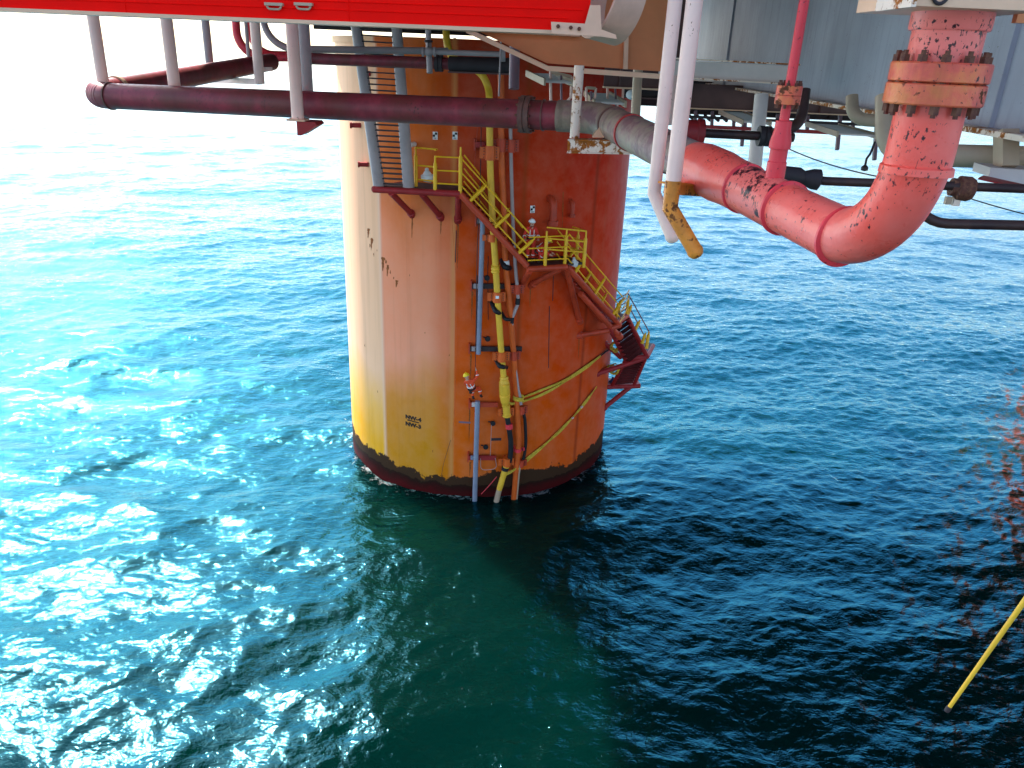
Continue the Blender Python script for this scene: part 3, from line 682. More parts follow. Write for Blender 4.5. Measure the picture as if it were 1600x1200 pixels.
for k in range(8):
    a = 2*PI*(k+.4)/8; c = tb+V((math.cos(a)*.092, math.sin(a)*.092, g(163)))
    if fb is None:
        c0b = c; h_ = g(134)-g(163); fb = MB().lathe(c-V((0, 0, .035)), tdir, [(0, .013), (.035, .016), (.035+h_, .016), (.06+h_, .016), (.06+h_, .009), (.08+h_, .009)], 6).build('bolt', 'bolt', tp)
    else: place_copy(fb, tp, c-c0b)
MB().lathe(tb+V((0, 0, g(134))), tdir, [(0, .044), (2.2, .044)], 20).build('riser', 'redpipe', tp)

# pair of bent drain pipes (pillars)
def drain(name, pxs, zc, r, m, tipm, label):
    t = thing(name, label, 'pipe', P(*pxs[1], zc), 'bent drain pipes hanging beside the salmon pipe')
    p1 = P(*pxs[1], zc); p0 = V((p1.x, p1.y, H+1.7)); p2 = P(*pxs[2], zc+.05)
    if m == tipm:
        MB().tube([p0, p1, p2], r, 22).build('pipe_run', m, t, sharp=20)
    else:
        k = p1+V((0, 0, .27)); MB().tube([p0, k], r, 22).build('pipe_run', m, t); MB().tube([k, p1, p2], r, 22).build('bent_tip', tipm, t, sharp=20)
    d = (p2-p1).normalized(); MB().lathe(p2-d*.03, d, [(0, r), (.0, r+.005), (.03, r+.005), (.05, r*.95), (.075, r*.75), (.09, r*.4), (.093, r*.05)], 22).build('end_cap', tipm, t)
    return t
drain('drain_pipe', [(0, 0), (1022, 302), (1051, 371)], 8.5, .074, 'pinkwhite', 'pinkwhite', 'pinkish white pipe bent at its foot, left of the bent pair')
drain('drain_pipe', [(0, 0), (1047, 325), (1087, 394)], 7.7, .078, 'pinkwhite', 'rustyend', 'pinkish pipe with a rusty ochre bent tip, right of the bent pair')
MB_ = MB(); MB_.bar(P(1046, 293, 8.05), P(1120, 300, 9.2), .12, .13)
MB_.bar(P(1042, 286, 8.0), P(1112, 291, 9.1), .2, .02)
solo('pipe_bracket', MB_, 'rustyend', 'rusty ochre bracket stub between the bent pipe and the salmon pipe', 'bracket')
# hanger and shoe under the wrapped bend
t = thing('pipe_hanger', 'white rust blistered hanger post with a channel shoe under the wrapped bend', 'pipe hanger', P(898, 218, 11.6))
p0 = P(897.5, 216, 11.6); MB().tube([V((p0.x, p0.y, H-.05)), p0], .072, 18).build('post', 'rustwhite', t)
b0, b1 = P(888, 227.5, 11.5), P(1003, 229.5, 11.3)
mb = MB(); mb.bar(b0, b1, .2, .16); mb.bar(b0+V((0, 0, .09)), b1+V((0, 0, .09)), .26, .016); mb.bar(b0-V((0, 0, .09)), b1-V((0, 0, .09)), .26, .016); mb.build('channel', 'rustwhite', t)
MB().prism(quadpoly([(926, 215), (944, 215), (944, 195), (939, 195)], 11.35), bk*.3).build('saddle', 'beige', t)

# hangers along the maroon run
HG = 'pale hanger posts dropping from the deck to the maroon pipe'
def hanger(px, py, zc, r, label, m='pinkwhite', foot=None):
    t = thing('hanger_post', label, 'hanger', P(px, py, zc), HG)
    p = P(px, py, zc); MB().tube([V((p.x, p.y, H+1.75)), p], r, 18).build('post', m, t)
    if foot: foot(t, p)
    return t
hanger(161.5, 131, 14.35, .105, 'leftmost hanger post, above the maroon elbow')
hanger(273, 138, 13.95, .105, 'thick hanger post standing on the maroon run beside the strap ring')
hanger(328.5, 108, 19.6, .10, 'slim hanger post behind the receding dark pipe', 'tube')
def footA(t, p):
    MB().box(p-V((0, 0, .01)), (.3, .3, .03)).build('foot_plate', 'beige', t)
    mb = MB(); q = p-V((0, 0, .03)); mb.prism([q+V((-.0, -.1, 0)), q+V((.30, -.1, 0)), q+V((.34, -.1, -.05)), q+V((.06, -.1, -.22)), q+V((-.0, -.1, -.22))], V((0, .5, 0))); mb.build('shoe', 'darkred', t)
hanger(465.5, 186, 12.7, .10, 'long hanger post in front of the maroon run with a dark shoe below', foot=footA)
hanger(480.5, 142, 13.55, .10, 'hanger post just right of the long one with the shoe', 'tube')
def footB(t, p):
    l = P(333, 125, 20.3); mb = MB(); mb.bar(p+V((0, 0, .05)), l, .12, .14); mb.build('cross_arm', 'pinkwhite', t)
    l2 = P(424, 108, 21.0); MB().bar(P(396, 108, 20.6), l2, .1, .1).build('bracket', 'pinkwhite', t)
hanger(406, 131, 18.9, .12, 'hanger post with a low cross arm under the receding dark pipe', foot=footB)
hanger(390, 105, 21.5, .05, 'very thin hanger post beside the red bends', 'tube')
hanger(470, 105, 20.2, .04, 'very thin hanger post behind the long one', 'tube')

# pipes behind, upper left
def pipe(name, px, r, m, label, rad_=.4, group=None, cat='pipe', seg=16, extra=None):
    pts = [P(*q) for q in px]; pts = fillet(pts, rad_, 8) if len(pts) > 2 else pts
    if extra is None: return solo(name, MB().tube(pts, r, seg), m, label, cat, group)
    t = thing(name, label, cat, sum(pts, V())/len(pts), group); MB().tube(pts, r, seg).build('pipe_run', m, t); extra(t, pts); return t
pipe('red_pipe', [(365, -20, 23), (372, 90, 23.2), (470, 90, 24.0)], .12, 'redpipe', 'red pipe bending right behind the dark pipe end, lower of the two', .7)
pipe('red_pipe', [(386, -20, 23.6), (393, 84, 23.7), (470, 86, 24.4)], .105, 'redpipe', 'red pipe bending right, the one just right of its twin', .6)
pipe('white_pipe', [(409, -20, 24.5), (414, 76, 24.6), (700, 80, 26)], .11, 'tube', 'grey white pipe curving right above the dark far pipe', .9)
def far_ext(t, pts):
    d = (pts[-1]-pts[0]).normalized()
    for f_ in (.66, .93): MB().lathe(sub(pts[0], pts[-1], f_), d, [(0, .17), (0, .25), (.1, .25), (.12, .23), (.14, .25), (.24, .25), (.24, .17)], 20).build('flange', 'dark', t)
    MB().lathe(sub(pts[0], pts[-1], .72), d, [(0, .18), (.02, .22), (1.9, .23), (1.95, .18)], 20).build('coated_length', 'dark', t)
    u = MB(); u.bar(sub(pts[0], pts[-1], .72)-V((0, 0, .24)), sub(pts[0], pts[-1], 1.02)-V((0, 0, .24)), .3, .05); u.build('support_rail', 'deckbrown', t)
pipe('far_pipe', [(452, 90.5, 24.5), (800, 103, 24.0)], .175, 'maroon', 'dark maroon pipe running level across the top of the leg', extra=far_ext)
# small pipe drop with valve, and its cross line
def valve_ext(t, pts):
    q = P(670, 81, 22); d = RT
    mb = MB(); mb.lathe(q-RT*.2, RT, [(0, .07), (0, .13), (.06, .13), (.06, .08), (.16, .12), (.24, .12), (.32, .08), (.34, .13), (.40, .13), (.40, .07)], 14); mb.build('valve_body', 'tube', t)
    mb = MB(); mb.tube([q, q+V((0, -.05, .28))], .02, 8); mb.lathe(q+V((0, -.05, .26)), V((0, -.2, 1)), [(0, .12), (.03, .12)], 14); mb.build('handwheel', 'dark', t)
    mb = MB(); mb.tube([P(676, 81, 22), P(786, 85, 22)], .075, 12); mb.lathe(P(783, 85, 22), RT, [(0, .2), (.12, .2)], 14); mb.build('side_line', 'tube', t)
pipe('drop_pipe', [(667, -10, 22), (671.5, 114, 22.3)], .085, 'tube', 'short grey drop pipe with a valve and a side line, open at its lower end', extra=valve_ext)
pipe('drop_pipe', [(805, 40, 15.5), (803, 139, 15.7)], .105, 'purple', 'short purple grey pipe stub hanging under the tapered girder')
pipe('cable_rod', [(783, 60, 19), (779.5, 150, 19.2)], .022, 'tube', 'thin rod hanging beside the purple stub', cat='rod')
for k, (px, y0, y1) in enumerate(((645, 45, 105), (756, 60, 92), (770, 62, 98))):
    pass

# ------------------------------------------------------------------ clutter under the deck on the right, far side
def girder(x0, x1, y, zb, h, m, label, flange='beige', pos=None):
    t = thing('deck_girder', label, 'girder', ((x0+x1)/2, y, zb), 'girders under the far deck')
    MB().box(((x0+x1)/2, y, zb+h/2), (x1-x0, .06, h)).build('web', m, t)
    MB().box(((x0+x1)/2, y, zb-.021), (x1-x0+.02, .36, .04)).build('flange', flange, t)
    for x in np.arange(x0+.4, x1, 2.4): MB().box((x, y-.12, zb+h/2), (.05, .16, h-.01)).build('stiffener', m, t)
    return t
def gz(px, py, Y):
    d = ray(px, py); return (CAM+d*(Y/d.y)).z
girder(2.0, 4.2, 21, gz(1000, 137, 21), 2.1, 'deckbrown', 'nearest brown girder under the deck, behind the tapered girder')
girder(3.0, 5.0, 25, gz(1100, 156, 25), 2.6, 'deckdark', 'dark girder one bay behind the nearest brown one', 'deckbrown')
girder(5.6, 22, 30, gz(1150, 171, 30), .82, 'deckbrown', 'brown girder with a pink lower edge, third bay', 'beige')
girder(6.0, 40, 46, gz(1200, 172, 46), 1.5, 'deckdark', 'long dark girder farthest under the deck', 'deckdark')
girder(6.2, 34, 37, gz(1250, 184, 37), 1.35, 'deckdark', 'long dark girder deep under the deck, above the hanging rail', 'deckbrown')
# hanging handrail walkway at the back
t = thing('hanging_walkway', 'dark hanging walkway rail with drop posts seen against the sea under the deck', 'walkway', P(1230, 200, 32))
mb = MB()
pr0, pr1 = P(1060, 196, 33), P(1400, 212, 29.5)
mb.bar(pr0, pr1, .14, .14); mb.build('lower_rail', 'darkred', t)
mb = MB(); mb.bar(P(1060, 181.5, 33), P(1400, 197, 29.5), .2, .1); mb.build('upper_rail', 'dark', t)
for k, px in enumerate((1087, 1113, 1147, 1165, 1215, 1262, 1333)):
    f_ = (px-1060)/340; zc = 33-3.5*f_; MB().bar(P(px, 172+16*f_, zc), P(px-1, 197+16*f_, zc), .12, .12, V((0, 1, 0))).build('post', 'purple', t)
for px, y0, y1 in ((1160, 170, 228), (1309, 180, 234), (1367, 185, 250)):
    f_ = (px-1060)/340; zc = 33-3.5*f_; MB().bar(P(px+4, y0, zc), P(px-1, y1, zc), .13, .13, V((0, 1, 0))).build('drop_post', 'purple', t)
s_ = MB()
for k in range(9): a = P(1075+13*k, 179+.6*k, 33.4); s_.bar(a, a+V((.35, .3, -.22)), .1, .1)
s_.build('bracing', 'dark', t)
# cable ladders
def ladder_tray(pa, pb, w, label):
    t = thing('cable_tray', label, 'cable tray', sub(pa, pb, .5), 'cable trays under the deck')
    d = (pb-pa).normalized(); side = d.cross(V((0, 0, 1))).normalized()*w
    MB().bar(pa, pb, .05, .16).build('side_rail', 'beigepipe', t); MB().bar(pa+side, pb+side, .05, .16).build('side_rail', 'beigepipe', t)
    mb = MB(); n = max(4, int((pb-pa).length/.35))
    for k in range(n): q = sub(pa, pb, (k+.5)/n); mb.bar(q, q+side, .09, .05)
    mb.build('rungs', 'greywhite', t); return t
ladder_tray(P(862, 116, 21), P(896, 130, 18.5), .7, 'pale cable tray left of the blistered hanger post')
ladder_tray(P(953, 147, 24), P(978, 163, 19.5), .8, 'pale cable tray between the thin supports behind the bend')
ladder_tray(P(1310, 196, 27), P(1372, 213, 22), 1.1, 'pale ribbed tray under the wall flange near the hanging hook')
ladder_tray(P(1160, 176, 30), P(1205, 193, 25), .9, 'pale tray beside the grey post right of the bent pair')
# small strut hangers in front of the red leg
def struts(px0, py0, px1, py1, zc, label):
    t = thing('tray_support', label, 'support', P(px0, py0, zc), 'strut supports under the deck')
    a, b = P(px0, py0, zc), P(px1, py1, zc); MB().tube([a, P(px0+1, 182, zc)], .035, 8).build('strut', 'pinkwhite', t)
    MB().tube([b, P(px1-1, 152, zc), P(px1-9, 160, zc), P(px1-11, 182, zc)], .032, 8).build('strut', 'pinkwhite', t)
    MB().tube([P((px0+px1)/2, py0+6, zc), P((px0+px1)/2+1, 178, zc)], .03, 8).build('strut', 'purple', t)
    mb = MB(); mb.bar(a, b, .07, .07); mb.build('top_rail', 'beigepipe', t)
struts(860, 112, 893, 120, 19, 'thin pink struts in front of the red leg, left of the blistered post')
struts(916, 137, 931, 138, 20, 'thin pink struts in front of the red leg, right of the blistered post')
struts(949, 133, 974, 136, 21, 'thin struts framing the dark gap behind the wrapped bend')
pipe('support_leg', [(997, 105, 16), (993, 180, 16.2)], .10, 'beigepipe', 'brown rusty angle post behind the wrapped bend', cat='post')
pipe('support_leg', [(1049, 118, 14), (1042, 195, 14.2)], .10, 'pinkwhite', 'pinkish post half hidden between the bent pair', cat='post')
pipe('support_leg', [(1190, 148, 15.2), (1179, 262, 15.4)], .135, 'greywhite', 'pale grey post standing below the wall flange', cat='post')
# dark pipes against the sea
def valve_a(t, pts):
    d = (pts[-1]-pts[0]).normalized()
    MB().lathe(pts[0]-d*.2, d, [(0, .13), (.0, .21), (.30, .21), (.32, .23), (.42, .23), (.42, .12)], 18).build('red_coupling', 'darkred', t)
    q = sub(pts[0], pts[-1], .66); MB().lathe(q, d, [(0, .1), (0, .17), (.08, .17), (.1, .15), (.12, .17), (.2, .17), (.2, .1)], 14).build('flange', 'dark', t)
pipe('dark_pipe', [(1078, 207, 13.2), (1240, 215, 13.2)], .075, 'darkpipe', 'black thin pipe with a dark red coupling behind the bent pair', extra=valve_a)
def valve_b(t, pts):
    d = (P(1290, 283, 9.4)-P(1232, 275, 9.45)).normalized(); q = P(1235, 275, 9.4)
    MB().lathe(q-d*.1, d, [(0, .06), (.02, .11), (.2, .115), (.26, .085), (.36, .12), (.44, .125), (.46, .09)], 18).build('valve_body', 'dark', t)
    q = P(1502, 294, 9.2)
    MB().lathe(q-d*.12, d, [(0, .09), (0, .105), (.06, .105), (.08, .14), (.2, .145), (.25, .12), (.28, .05)], 20).build('flange', 'bolt', t)
    MB().box(q+V((-.12, 0, -.15)), (.07, .05, .09)).build('end_lug', 'beigepipe', t); MB().box(q+V((-.02, 0, -.16)), (.08, .05, .10)).build('end_lug', 'rustwhite', t)
pipe('dark_pipe', [(1226, 276, 12.5), (1232, 275, 9.45), (1290, 283, 9.4), (2400, 326, 8.2)], .052, 'darkpipe', 'black pipe with a valve passing behind the salmon elbow', .3, extra=valve_b)
pipe('dark_pipe', [(1452, 175, 9.0), (1414, 348, 9.0), (2400, 371, 8.2)], .058, 'darkpipe', 'lowest black pipe, right of the salmon elbow')
pipe('dark_hook_pipe', [(1258, 140, 13), (1251, 196, 13), (1208, 210, 13)], .09, 'darkpipe', 'dark bent pipe tucked under the wall flange beside the small red flange', .35)
pipe('beige_pipe', [(1385, 150, 11.5), (1385, 244, 11.5), (1480, 243, 11.2), (2300, 268, 9.2)], .16, 'beigepipe', 'fat brown beige pipe bending from under the wall to the right edge', .42)
pipe('beige_pipe', [(1331, 150, 14.5), (1332, 186, 14.5), (1420, 192, 14.2)], .115, 'beigepipe', 'smaller beige elbow under the rusty wall flange', .3)
t = thing('hanging_box', 'pale hanging steel foot bracket at the right edge under the beige pipe', 'bracket', P(1580, 270, 10.6))
pl = quadpoly([(1548, 262), (1640, 268), (1640, 300), (1597, 291), (1545, 276)], 10.2)
MB().prism(pl, V((.1, .6, 0))).build('web_plate', 'greywhite', t)
MB().bar(P(1532, 277, 10.1), P(1640, 301, 9.7), .4, .02).build('foot_plate', 'darkred', t)
MB().bar(P(1572, 205, 10.4), P(1572, 262, 10.4), .22, .22, V((0, 1, 0))).build('post', 'beigepipe', t)
# wires and hook
def catenary(a, b, sag, n=14): return [sub(a, b, k/n)-V((0, 0, sag*4*(k/n)*(1-k/n))) for k in range(n+1)]
solo('wire_rope', MB().tube(catenary(P(1215, 224, 20), P(1420, 284, 14), .12), .014, 6), 'dark', 'thin black wire sagging across the sea behind the salmon riser', 'wire')
solo('wire_rope', MB().tube(catenary(P(1512, 309, 10), P(1680, 352, 9), .02), .008, 6), 'dark', 'thin black wire below the right hand pipe flange', 'wire')
mb = MB(); hp = [P(1367, 222, 20), P(1360, 240, 20), P(1354, 248, 20), P(1352, 258, 20)]; mb.tube(hp, .03, 8); mb.lathe(hp[-1], V((0, 0, -1)), [(0, .04), (.05, .09), (.13, .09), (.15, .03)], 10)
solo('rope_hook', mb, 'dark', 'short dark rope with a hook hanging over the black wire', 'rope')
solo('work_lamp', MB().ball(P(988, 148, 19), (.16, .12, .12)), 'whitebag', 'small pale rounded lamp housing in the dark gap behind the bend', 'lamp')
# yellow pole at the lower right
t = thing('yellow_pole', 'slender yellow pole hanging in at the lower right over dark water', 'pole', P(1540, 1028, 6))
a, b = P(1482, 1107, 6.6), P(1660, 855, 5.7); d = (b-a).normalized()
b2 = a+(b-a)*3.2; MB().tube([a, b, b2], [.016, .022, .030], 14).build('shaft', 'yhose', t); MB().lathe(a-d*.035, d, [(0, .010), (.0, .020), (.03, .024), (.06, .020)], 14).build('tip_ferrule', 'dark', t)

# ------------------------------------------------------------------ stairs and landings on the leg
def inward(p): d = V((CX-p.x, CY-p.y, 0)); return d.normalized()
ST = 'stair flights on the leg'; LD = 'landings on the leg'; GR = 'guard rails of the landings'
def flight(label, ot, ob, it, ib, n, m_str='redorange', m_rail='yellow', rails=True, r=.13, tread='darkred', posts=(.12, .48, .84), sides=(0, 1), zs=(.36, .86, 1.38)):
    t = thing('stair_flight', label, 'stairs', sub(ot, ob, .5), ST)
    MB().tube([ot, ob], r, 14).build('stringer', m_str, t); MB().tube([it, ib], r, 14).build('stringer', m_str, t)
    run = (ob-ot); run.z = 0; run.normalize(); tr = None
    for k in range(n):
        a, b = sub(ot, ob, (k+.5)/n)+V((0, 0, .06)), sub(it, ib, (k+.5)/n)+V((0, 0, .06)); x = (b-a)
        if tr is None: tr = MB().bar(a, b, .26, .035).build('tread', tread, t); c0 = (a+b)/2
        else: place_copy(tr, t, (a+b)/2-c0)
    if rails:
        dirf = (ob-ot).normalized(); pn = (V((0, 0, 1))-dirf*dirf.z).normalized()
        for s in sides:
            a, b = (ot, ob) if s == 0 else (it, ib)
            for z in zs: MB().tube([a+V((0, 0, z)), b+V((0, 0, z))], .030, 8).build('handrail', m_rail, t)
            for f_ in posts:
                q = sub(a, b, f_)+V((0, 0, .02)); hp = zs[-1]*pn.z
                MB().tube([q-pn*.02, q+pn*(hp*.86), q+pn*(hp*.9), q+pn*(hp+.02)], [.075, .07, .04, .03], 10).build('post', m_rail, t)
    return t
RO = 8.3
f1t, f1b = onc(719, 303, RO), onc(824, 416, RO)
f1ti, f1bi = f1t+inward(f1t)*.95, f1b+inward(f1b)*.95
flight('upper flight of red stairs with yellow rails between the first and second landings', f1t, f1b, f1ti, f1bi, 15)
f2t, f2b = onc(886, 417, RO), onc(968, 508, RO)
f2ti, f2bi = f2t+inward(f2t)*.95, f2b+inward(f2b)*.95
flight('second flight of red stairs with yellow rails below the landing where people stand', f2t, f2b, f2ti, f2bi, 14)
MB_ = MB(); q = sub(f2t, f2b, .02); 
# landing decks: (outer px points, z) built as slabs between the outer edge and the leg
def landing(label, pts, th=.1, m='dark', edge=None, mrail='redorange', braces=()):
    c = sum(pts, V())/len(pts); t = thing('stair_landing', label, 'landing', c, LD)
    MB().prism([p+V((0, 0, .12)) for p in pts], V((0, 0, -.09))).build('deck_plate', m, t)
    for a, b in (edge or []): MB().tube([a, b], .13, 14).build('edge_tube', mrail, t)
    for a, b in braces:
        MB().tube([a, b], .125, 14).build('brace', mrail, t); d = (b-a).normalized(); MB().lathe(b-d*.12, d, [(0, .13), (.02, .17), (.3, .17)], 14).build('brace_foot', mrail, t)
    return t
zL1 = f1t.z
l1a = Pz(584, 296, zL1); l1b = f1t
ia = cyl(angz(l1a)[0]+.02, CR-.03, zL1); ib = cyl(angz(l1b)[0], CR-.03, zL1)
arc = [cyl(sub(V((angz(l1a)[0]+.02, 0, 0)), V((angz(l1b)[0], 0, 0)), k/6).x, CR-.02, zL1) for k in range(7)]
L1 = landing('first landing with a dark deck at the foot of the grey ladder stair', [l1a, l1b]+arc[::-1], edge=[(l1a, l1b), (l1a, arc[0])], mrail='darkred', m='grating',
        braces=[(sub(l1a, l1b, .20)-V((0, 0, .1)), onc(643, 334, CR+.02)), (sub(l1a, l1b, .56)-V((0, 0, .1)), onc(688, 338, CR+.02)), (sub(l1a, l1b, .98)-V((0, 0, .1)), onc(715.5, 342, CR+.02))])
def rail_run(label, pts, zs, posts, tall=None, m='yellow', thick=.075, r=.03):
    c = sum(pts, V())/len(pts); t = thing('guard_rail', label, 'guard rail', c, GR)
    for z in zs: MB().tube([p+V((0, 0, z)) for p in pts], r, 8).build('rail', m, t)
    for i, p in enumerate(posts):
        h_ = (tall[i] if tall else zs[-1]); MB().tube([p-V((0, 0, .1)), p+V((0, 0, h_*.8)), p+V((0, 0, h_*.84)), p+V((0, 0, h_+.03))], [thick, thick, thick*.55, thick*.5], 10).build('post', m, t)
    return t
pa = Pz(641, 300, zL1)
q641 = sub(l1a, l1b, (641-584)/(719-584)); q680 = sub(l1a, l1b, (680-584)/(719-584))
rail_run('yellow guard rail on the outer edge of the first landing', [q680, f1t], (.36, .86, 1.38), [q680, f1t-V((0, 0, 0))], (1.38, 1.75))
b641 = q641+inward(q641)*.9; b680 = q680+inward(q680)*.9
rail_run('yellow guard rail along the leg side of the first landing', [q641+inward(q641)*.55, q680+inward(q680)*.25, q680+V((0, 0, .0))], (.40, .95, 1.62), [q641+inward(q641)*.55])
# second landing
zL2 = f2t.z
o2 = Pz(912, 402, zL2-.0); o2 = cyl(angz(onc(913, 400, RO))[0], RO, zL2)
c2 = f1b.copy(); c2.z = zL2
a1_, a2_ = angz(f1b)[0], angz(o2)[0]
arc = [cyl(a1_+(a2_-a1_)*k/6, CR-.02, zL2) for k in range(7)]
L2 = landing('second landing, the one with two workers, halfway down the leg', [c2, f2t, o2]+arc[::-1], edge=[(c2, f2t)], m='grating',
        braces=[(sub(c2, f2t, .06)-V((0, 0, .1)), onc(815, 446, CR+.02)), (sub(c2, f2t, .8)-V((0, 0, .1)), onc(832, 444, CR+.02)), (f2t-V((0, 0, .1)), onc(905, 500, CR+.02))])
m851 = sub(c2, f2t, (851-824)/(886-824))
rail_run('yellow guard rail on the outer edge of the second landing', [c2, m851, f2t], (.36, .86, 1.32), [m851], (1.52,))
i2 = o2+inward(o2)*.95
rail_run('yellow guard rail folded round the right end of the second landing', [m851+V((0, 0, .25)), o2, i2], (.55, 1.0, 1.45), [o2, sub(o2, i2, .55), sub(m851, o2, .5)+V((0, 0, .1))], (1.40, 1.45, 1.45))
# lower landings, behind the right limb of the leg
z3 = f2b.z
A1, A2 = Pz(953, 513, z3), Pz(979, 494, z3)
L3 = landing('third landing at the right edge of the leg, where the stairs turn', [f2b, A1, A2, f2bi+V((.6, 1.0, 0)), f2bi], edge=[(A1, A2), (f2b, A1)], mrail='redorange', m='grating',
        braces=[(A1+V((0, 0, -.1)), onc(906, 524, CR+.02)), (sub(f2t, f2b, .25)-V((0, 0, .5)), f2b-V((0, 0, .5)))])
rail_run('yellow guard rail of the third landing', [f2b+V((.2, .1, 0)), A1+V((.4, -.2, 0)), A2], (.4, .9, 1.3), [sub(A1, A2, .32), A2], (1.0, 1.0))
z4 = z3-2.55
B1, B2 = Pz(977, 561, z4), Pz(1011, 557, z4)
flight('third flight of dark red stairs hanging beyond the right edge of the leg', A2, B2, A1, B1, 9, 'darkred', rails=False, tread='treadred', r=.12)
mb = MB()
t = thing('guard_rail', 'brown thin stair rails with yellow posts on the third flight', 'guard rail', sub(A2, B2, .5), GR)
q0, q1 = P(980, 458, 38), P(1018, 525, 39)
for dy in (0, 14, 26): MB().tube([P(962+dy*.1, 469+dy*.9, 37.5), P(981-dy*.15, 458+dy*.95, 38.2), P(1015-dy*.3, 520+dy*.9, 39.2)], .030, 8).build('rail', 'purple', t)
for (xa, ya, xb, yb) in ((966, 497, 968, 470), (980, 494, 987, 476), (992, 516, 1000, 500), (1003, 537, 1009, 520), (1010, 545, 1014, 518)):
    a, b = P(xa, ya, 38), P(xb, yb, 38); MB().tube([a, sub(a, b, .8), sub(a, b, .84), b], [.085, .08, .05, .03], 10).build('post', 'yellow', t)
B3 = Pz(1020, 540, z4)
L4 = landing('fourth landing, a small dark red one farthest out from the leg', [B1, B2, B3, B3+V((-1.1, .3, 0)), B1+V((-.1, .8, 0))], edge=[(B1, B2), (B2, B3)], mrail='darkred', m='dark',
        braces=[(sub(B1, B2, .9)+V((0, 0, -.08)), onc(946, 583, CR-.4) if False else V((cyl(1.05, CR-.1, z4-.55)))), (B1+V((-.2, .2, 0)), cyl(1.15, CR-.1, z4+.9))])
z5 = z4-2.0
C1, C2 = Pz(957, 602, z5), Pz(991, 601, z5)
flight('lowest flight of dark red stairs leading back under the fourth landing', B2-V((.1, .1, .1)), C2, B1-V((0, 0, .1)), C1, 10, 'darkred', rails=False, tread='treadred', r=.10)
D1, D2 = Pz(945, 604.5, z5-.1), Pz(1000, 603, z5-.1)
L5 = landing('lowest landing, a small dark red shelf just above the water', [D1, D2, D2+V((-.1, .9, 0)), D1+V((-.1, .9, 0))], edge=[(D1, D2)], mrail='darkred', m='darkred',
        braces=[(sub(D1, D2, .75), cyl(angz(onc(938, 640, CR))[0], CR-.1, z5-1.55) if False else P(944, 637, (D1-CAM).dot(FW)+.2))])
# grey ladder stair from the deck down to the first landing
lb0, lb1 = sub(l1a, l1b, .02)+inward(l1a)*.25+V((0, 0, .1)), sub(l1a, l1b, .365)+inward(l1a)*.25+V((0, 0, .1))
t0, t1 = P(555, 30, 27.3), P(619, 34, 27.3); dz = 0
t = thing('ladder_stair', 'steep stair with fat grey tube sides and many dark treads, top left of the leg', 'stairs', sub(lb0, t0, .5))
ext = .06
MB().tube([t0+(t0-lb0)*ext, lb0], [.19, .235], 20).build('stringer', 'tube', t); MB().tube([t1+(t1-lb1)*ext, lb1], [.19, .235], 20).build('stringer', 'tube', t)
tr = None
for k in range(29):
    f_ = (k+.4)/29.0
    a, b = sub(t0, lb0, f_), sub(t1, lb1, f_); x = (b-a).normalized()
    MB().bar(a+x*.12, b-x*.12, .24, .045).build('tread', 'dark', t)
# bags on the landings
def sack(px, py, zc, r, m, name, label):
    mb = MB(); p = P(px, py, zc); mb.ball(p, (r, r*.8, r*1.05), 14, 9)
    for i, v in enumerate(mb.v):
        q = v-p; k = 1+.18*math.sin(q.x*9/r*.3+q.z*5)+.12*math.sin(q.y*13+q.z*7); k *= (.72 if q.z > r*.45 else 1); mb.v[i] = p+q*k
    mb.ball(p+V((0, 0, r*1.05)), (r*.3, r*.3, r*.25), 10, 6)
    return solo(name, mb, m, label, 'bag')
sack(667, 276, (q680-CAM).dot(FW)+.35, .27, 'whitebag', 'sack', 'crumpled white sack on the first landing behind the yellow rail')
sack(896, 411, (f2t-CAM).dot(FW)+.25, .20, 'whitebag', 'sack', 'small white bag on the outer rail at the head of the second flight')
sack(957, 597, (D1-CAM).dot(FW)+.35, .24, 'bluebag', 'sack', 'blue bag on the lowest landing by the leg')
# coils of webbing tied off on the right edge of the leg
def coil(px, py, zc, r, label):
    mb = MB(); c = P(px, py, zc)
    for k in range(5):
        u = V((rng.normal(), rng.normal()*.4, rng.normal())).normalized(); w = u.cross(V((.2, 1, .1))).normalized()
        o = V((rng.normal()*.05, rng.normal()*.05, rng.normal()*.07))
        mb.tube([c+o+u*(r*math.cos(a))+w*(r*.7*math.sin(a)) for a in np.linspace(0, 2*PI*.97, 18)], .035, 6)
    return solo('rope_coil', mb, 'sling', label, 'rope')
coil(963, 541, 38.6, .26, 'coil of yellow webbing hung by the third flight, upper of the two')
coil(958, 577, 39.6, .30, 'coil of yellow webbing hung under the fourth landing, lower of the two')

# ------------------------------------------------------------------ risers, hoses and clamps up the front of the leg
def cpath(pxs, r): return [onc(x, y, CR+r) for x, y in pxs]
def smooth(pts, n=6):
    pts = [V(p) for p in pts]; e = [pts[0]*2-pts[1]]+pts+[pts[-1]*2-pts[-2]]; out = []
    for i in range(1, len(e)-2):
        a, b, c, d = e[i-1], e[i], e[i+1], e[i+2]
        for k in range(n):
            t = k/n; out.append(.5*((2*b)+(c-a)*t+(2*a-5*b+4*c-d)*t*t+(3*b-a-3*c+d)*t**3))
    out.append(pts[-1]); return out
def riser(name, pxs, off, r, m, label, cat='pipe', sm=True, extra=None, seg=14):
    pts = cpath(pxs, off); pts = smooth(pts) if sm else pts
    if extra is None: return solo(name, MB().tube(pts, r, seg), m, label, cat)
    t = thing(name, label, cat, pts[len(pts)//2]); MB().tube(pts, r, seg).build('pipe_run', m, t); extra(t); return t
riser('caisson_pipe', [(754.5, 338), (747.5, 553)], .45, .108, 'greypipe', 'upper blue grey pipe on the leg, ending above the rope worker', sm=False)
riser('caisson_pipe', [(746.3, 627), (741.5, 790)], .45, .115, 'greypipe', 'lower blue grey pipe running from the bracket below the rope worker into the sea', sm=False)
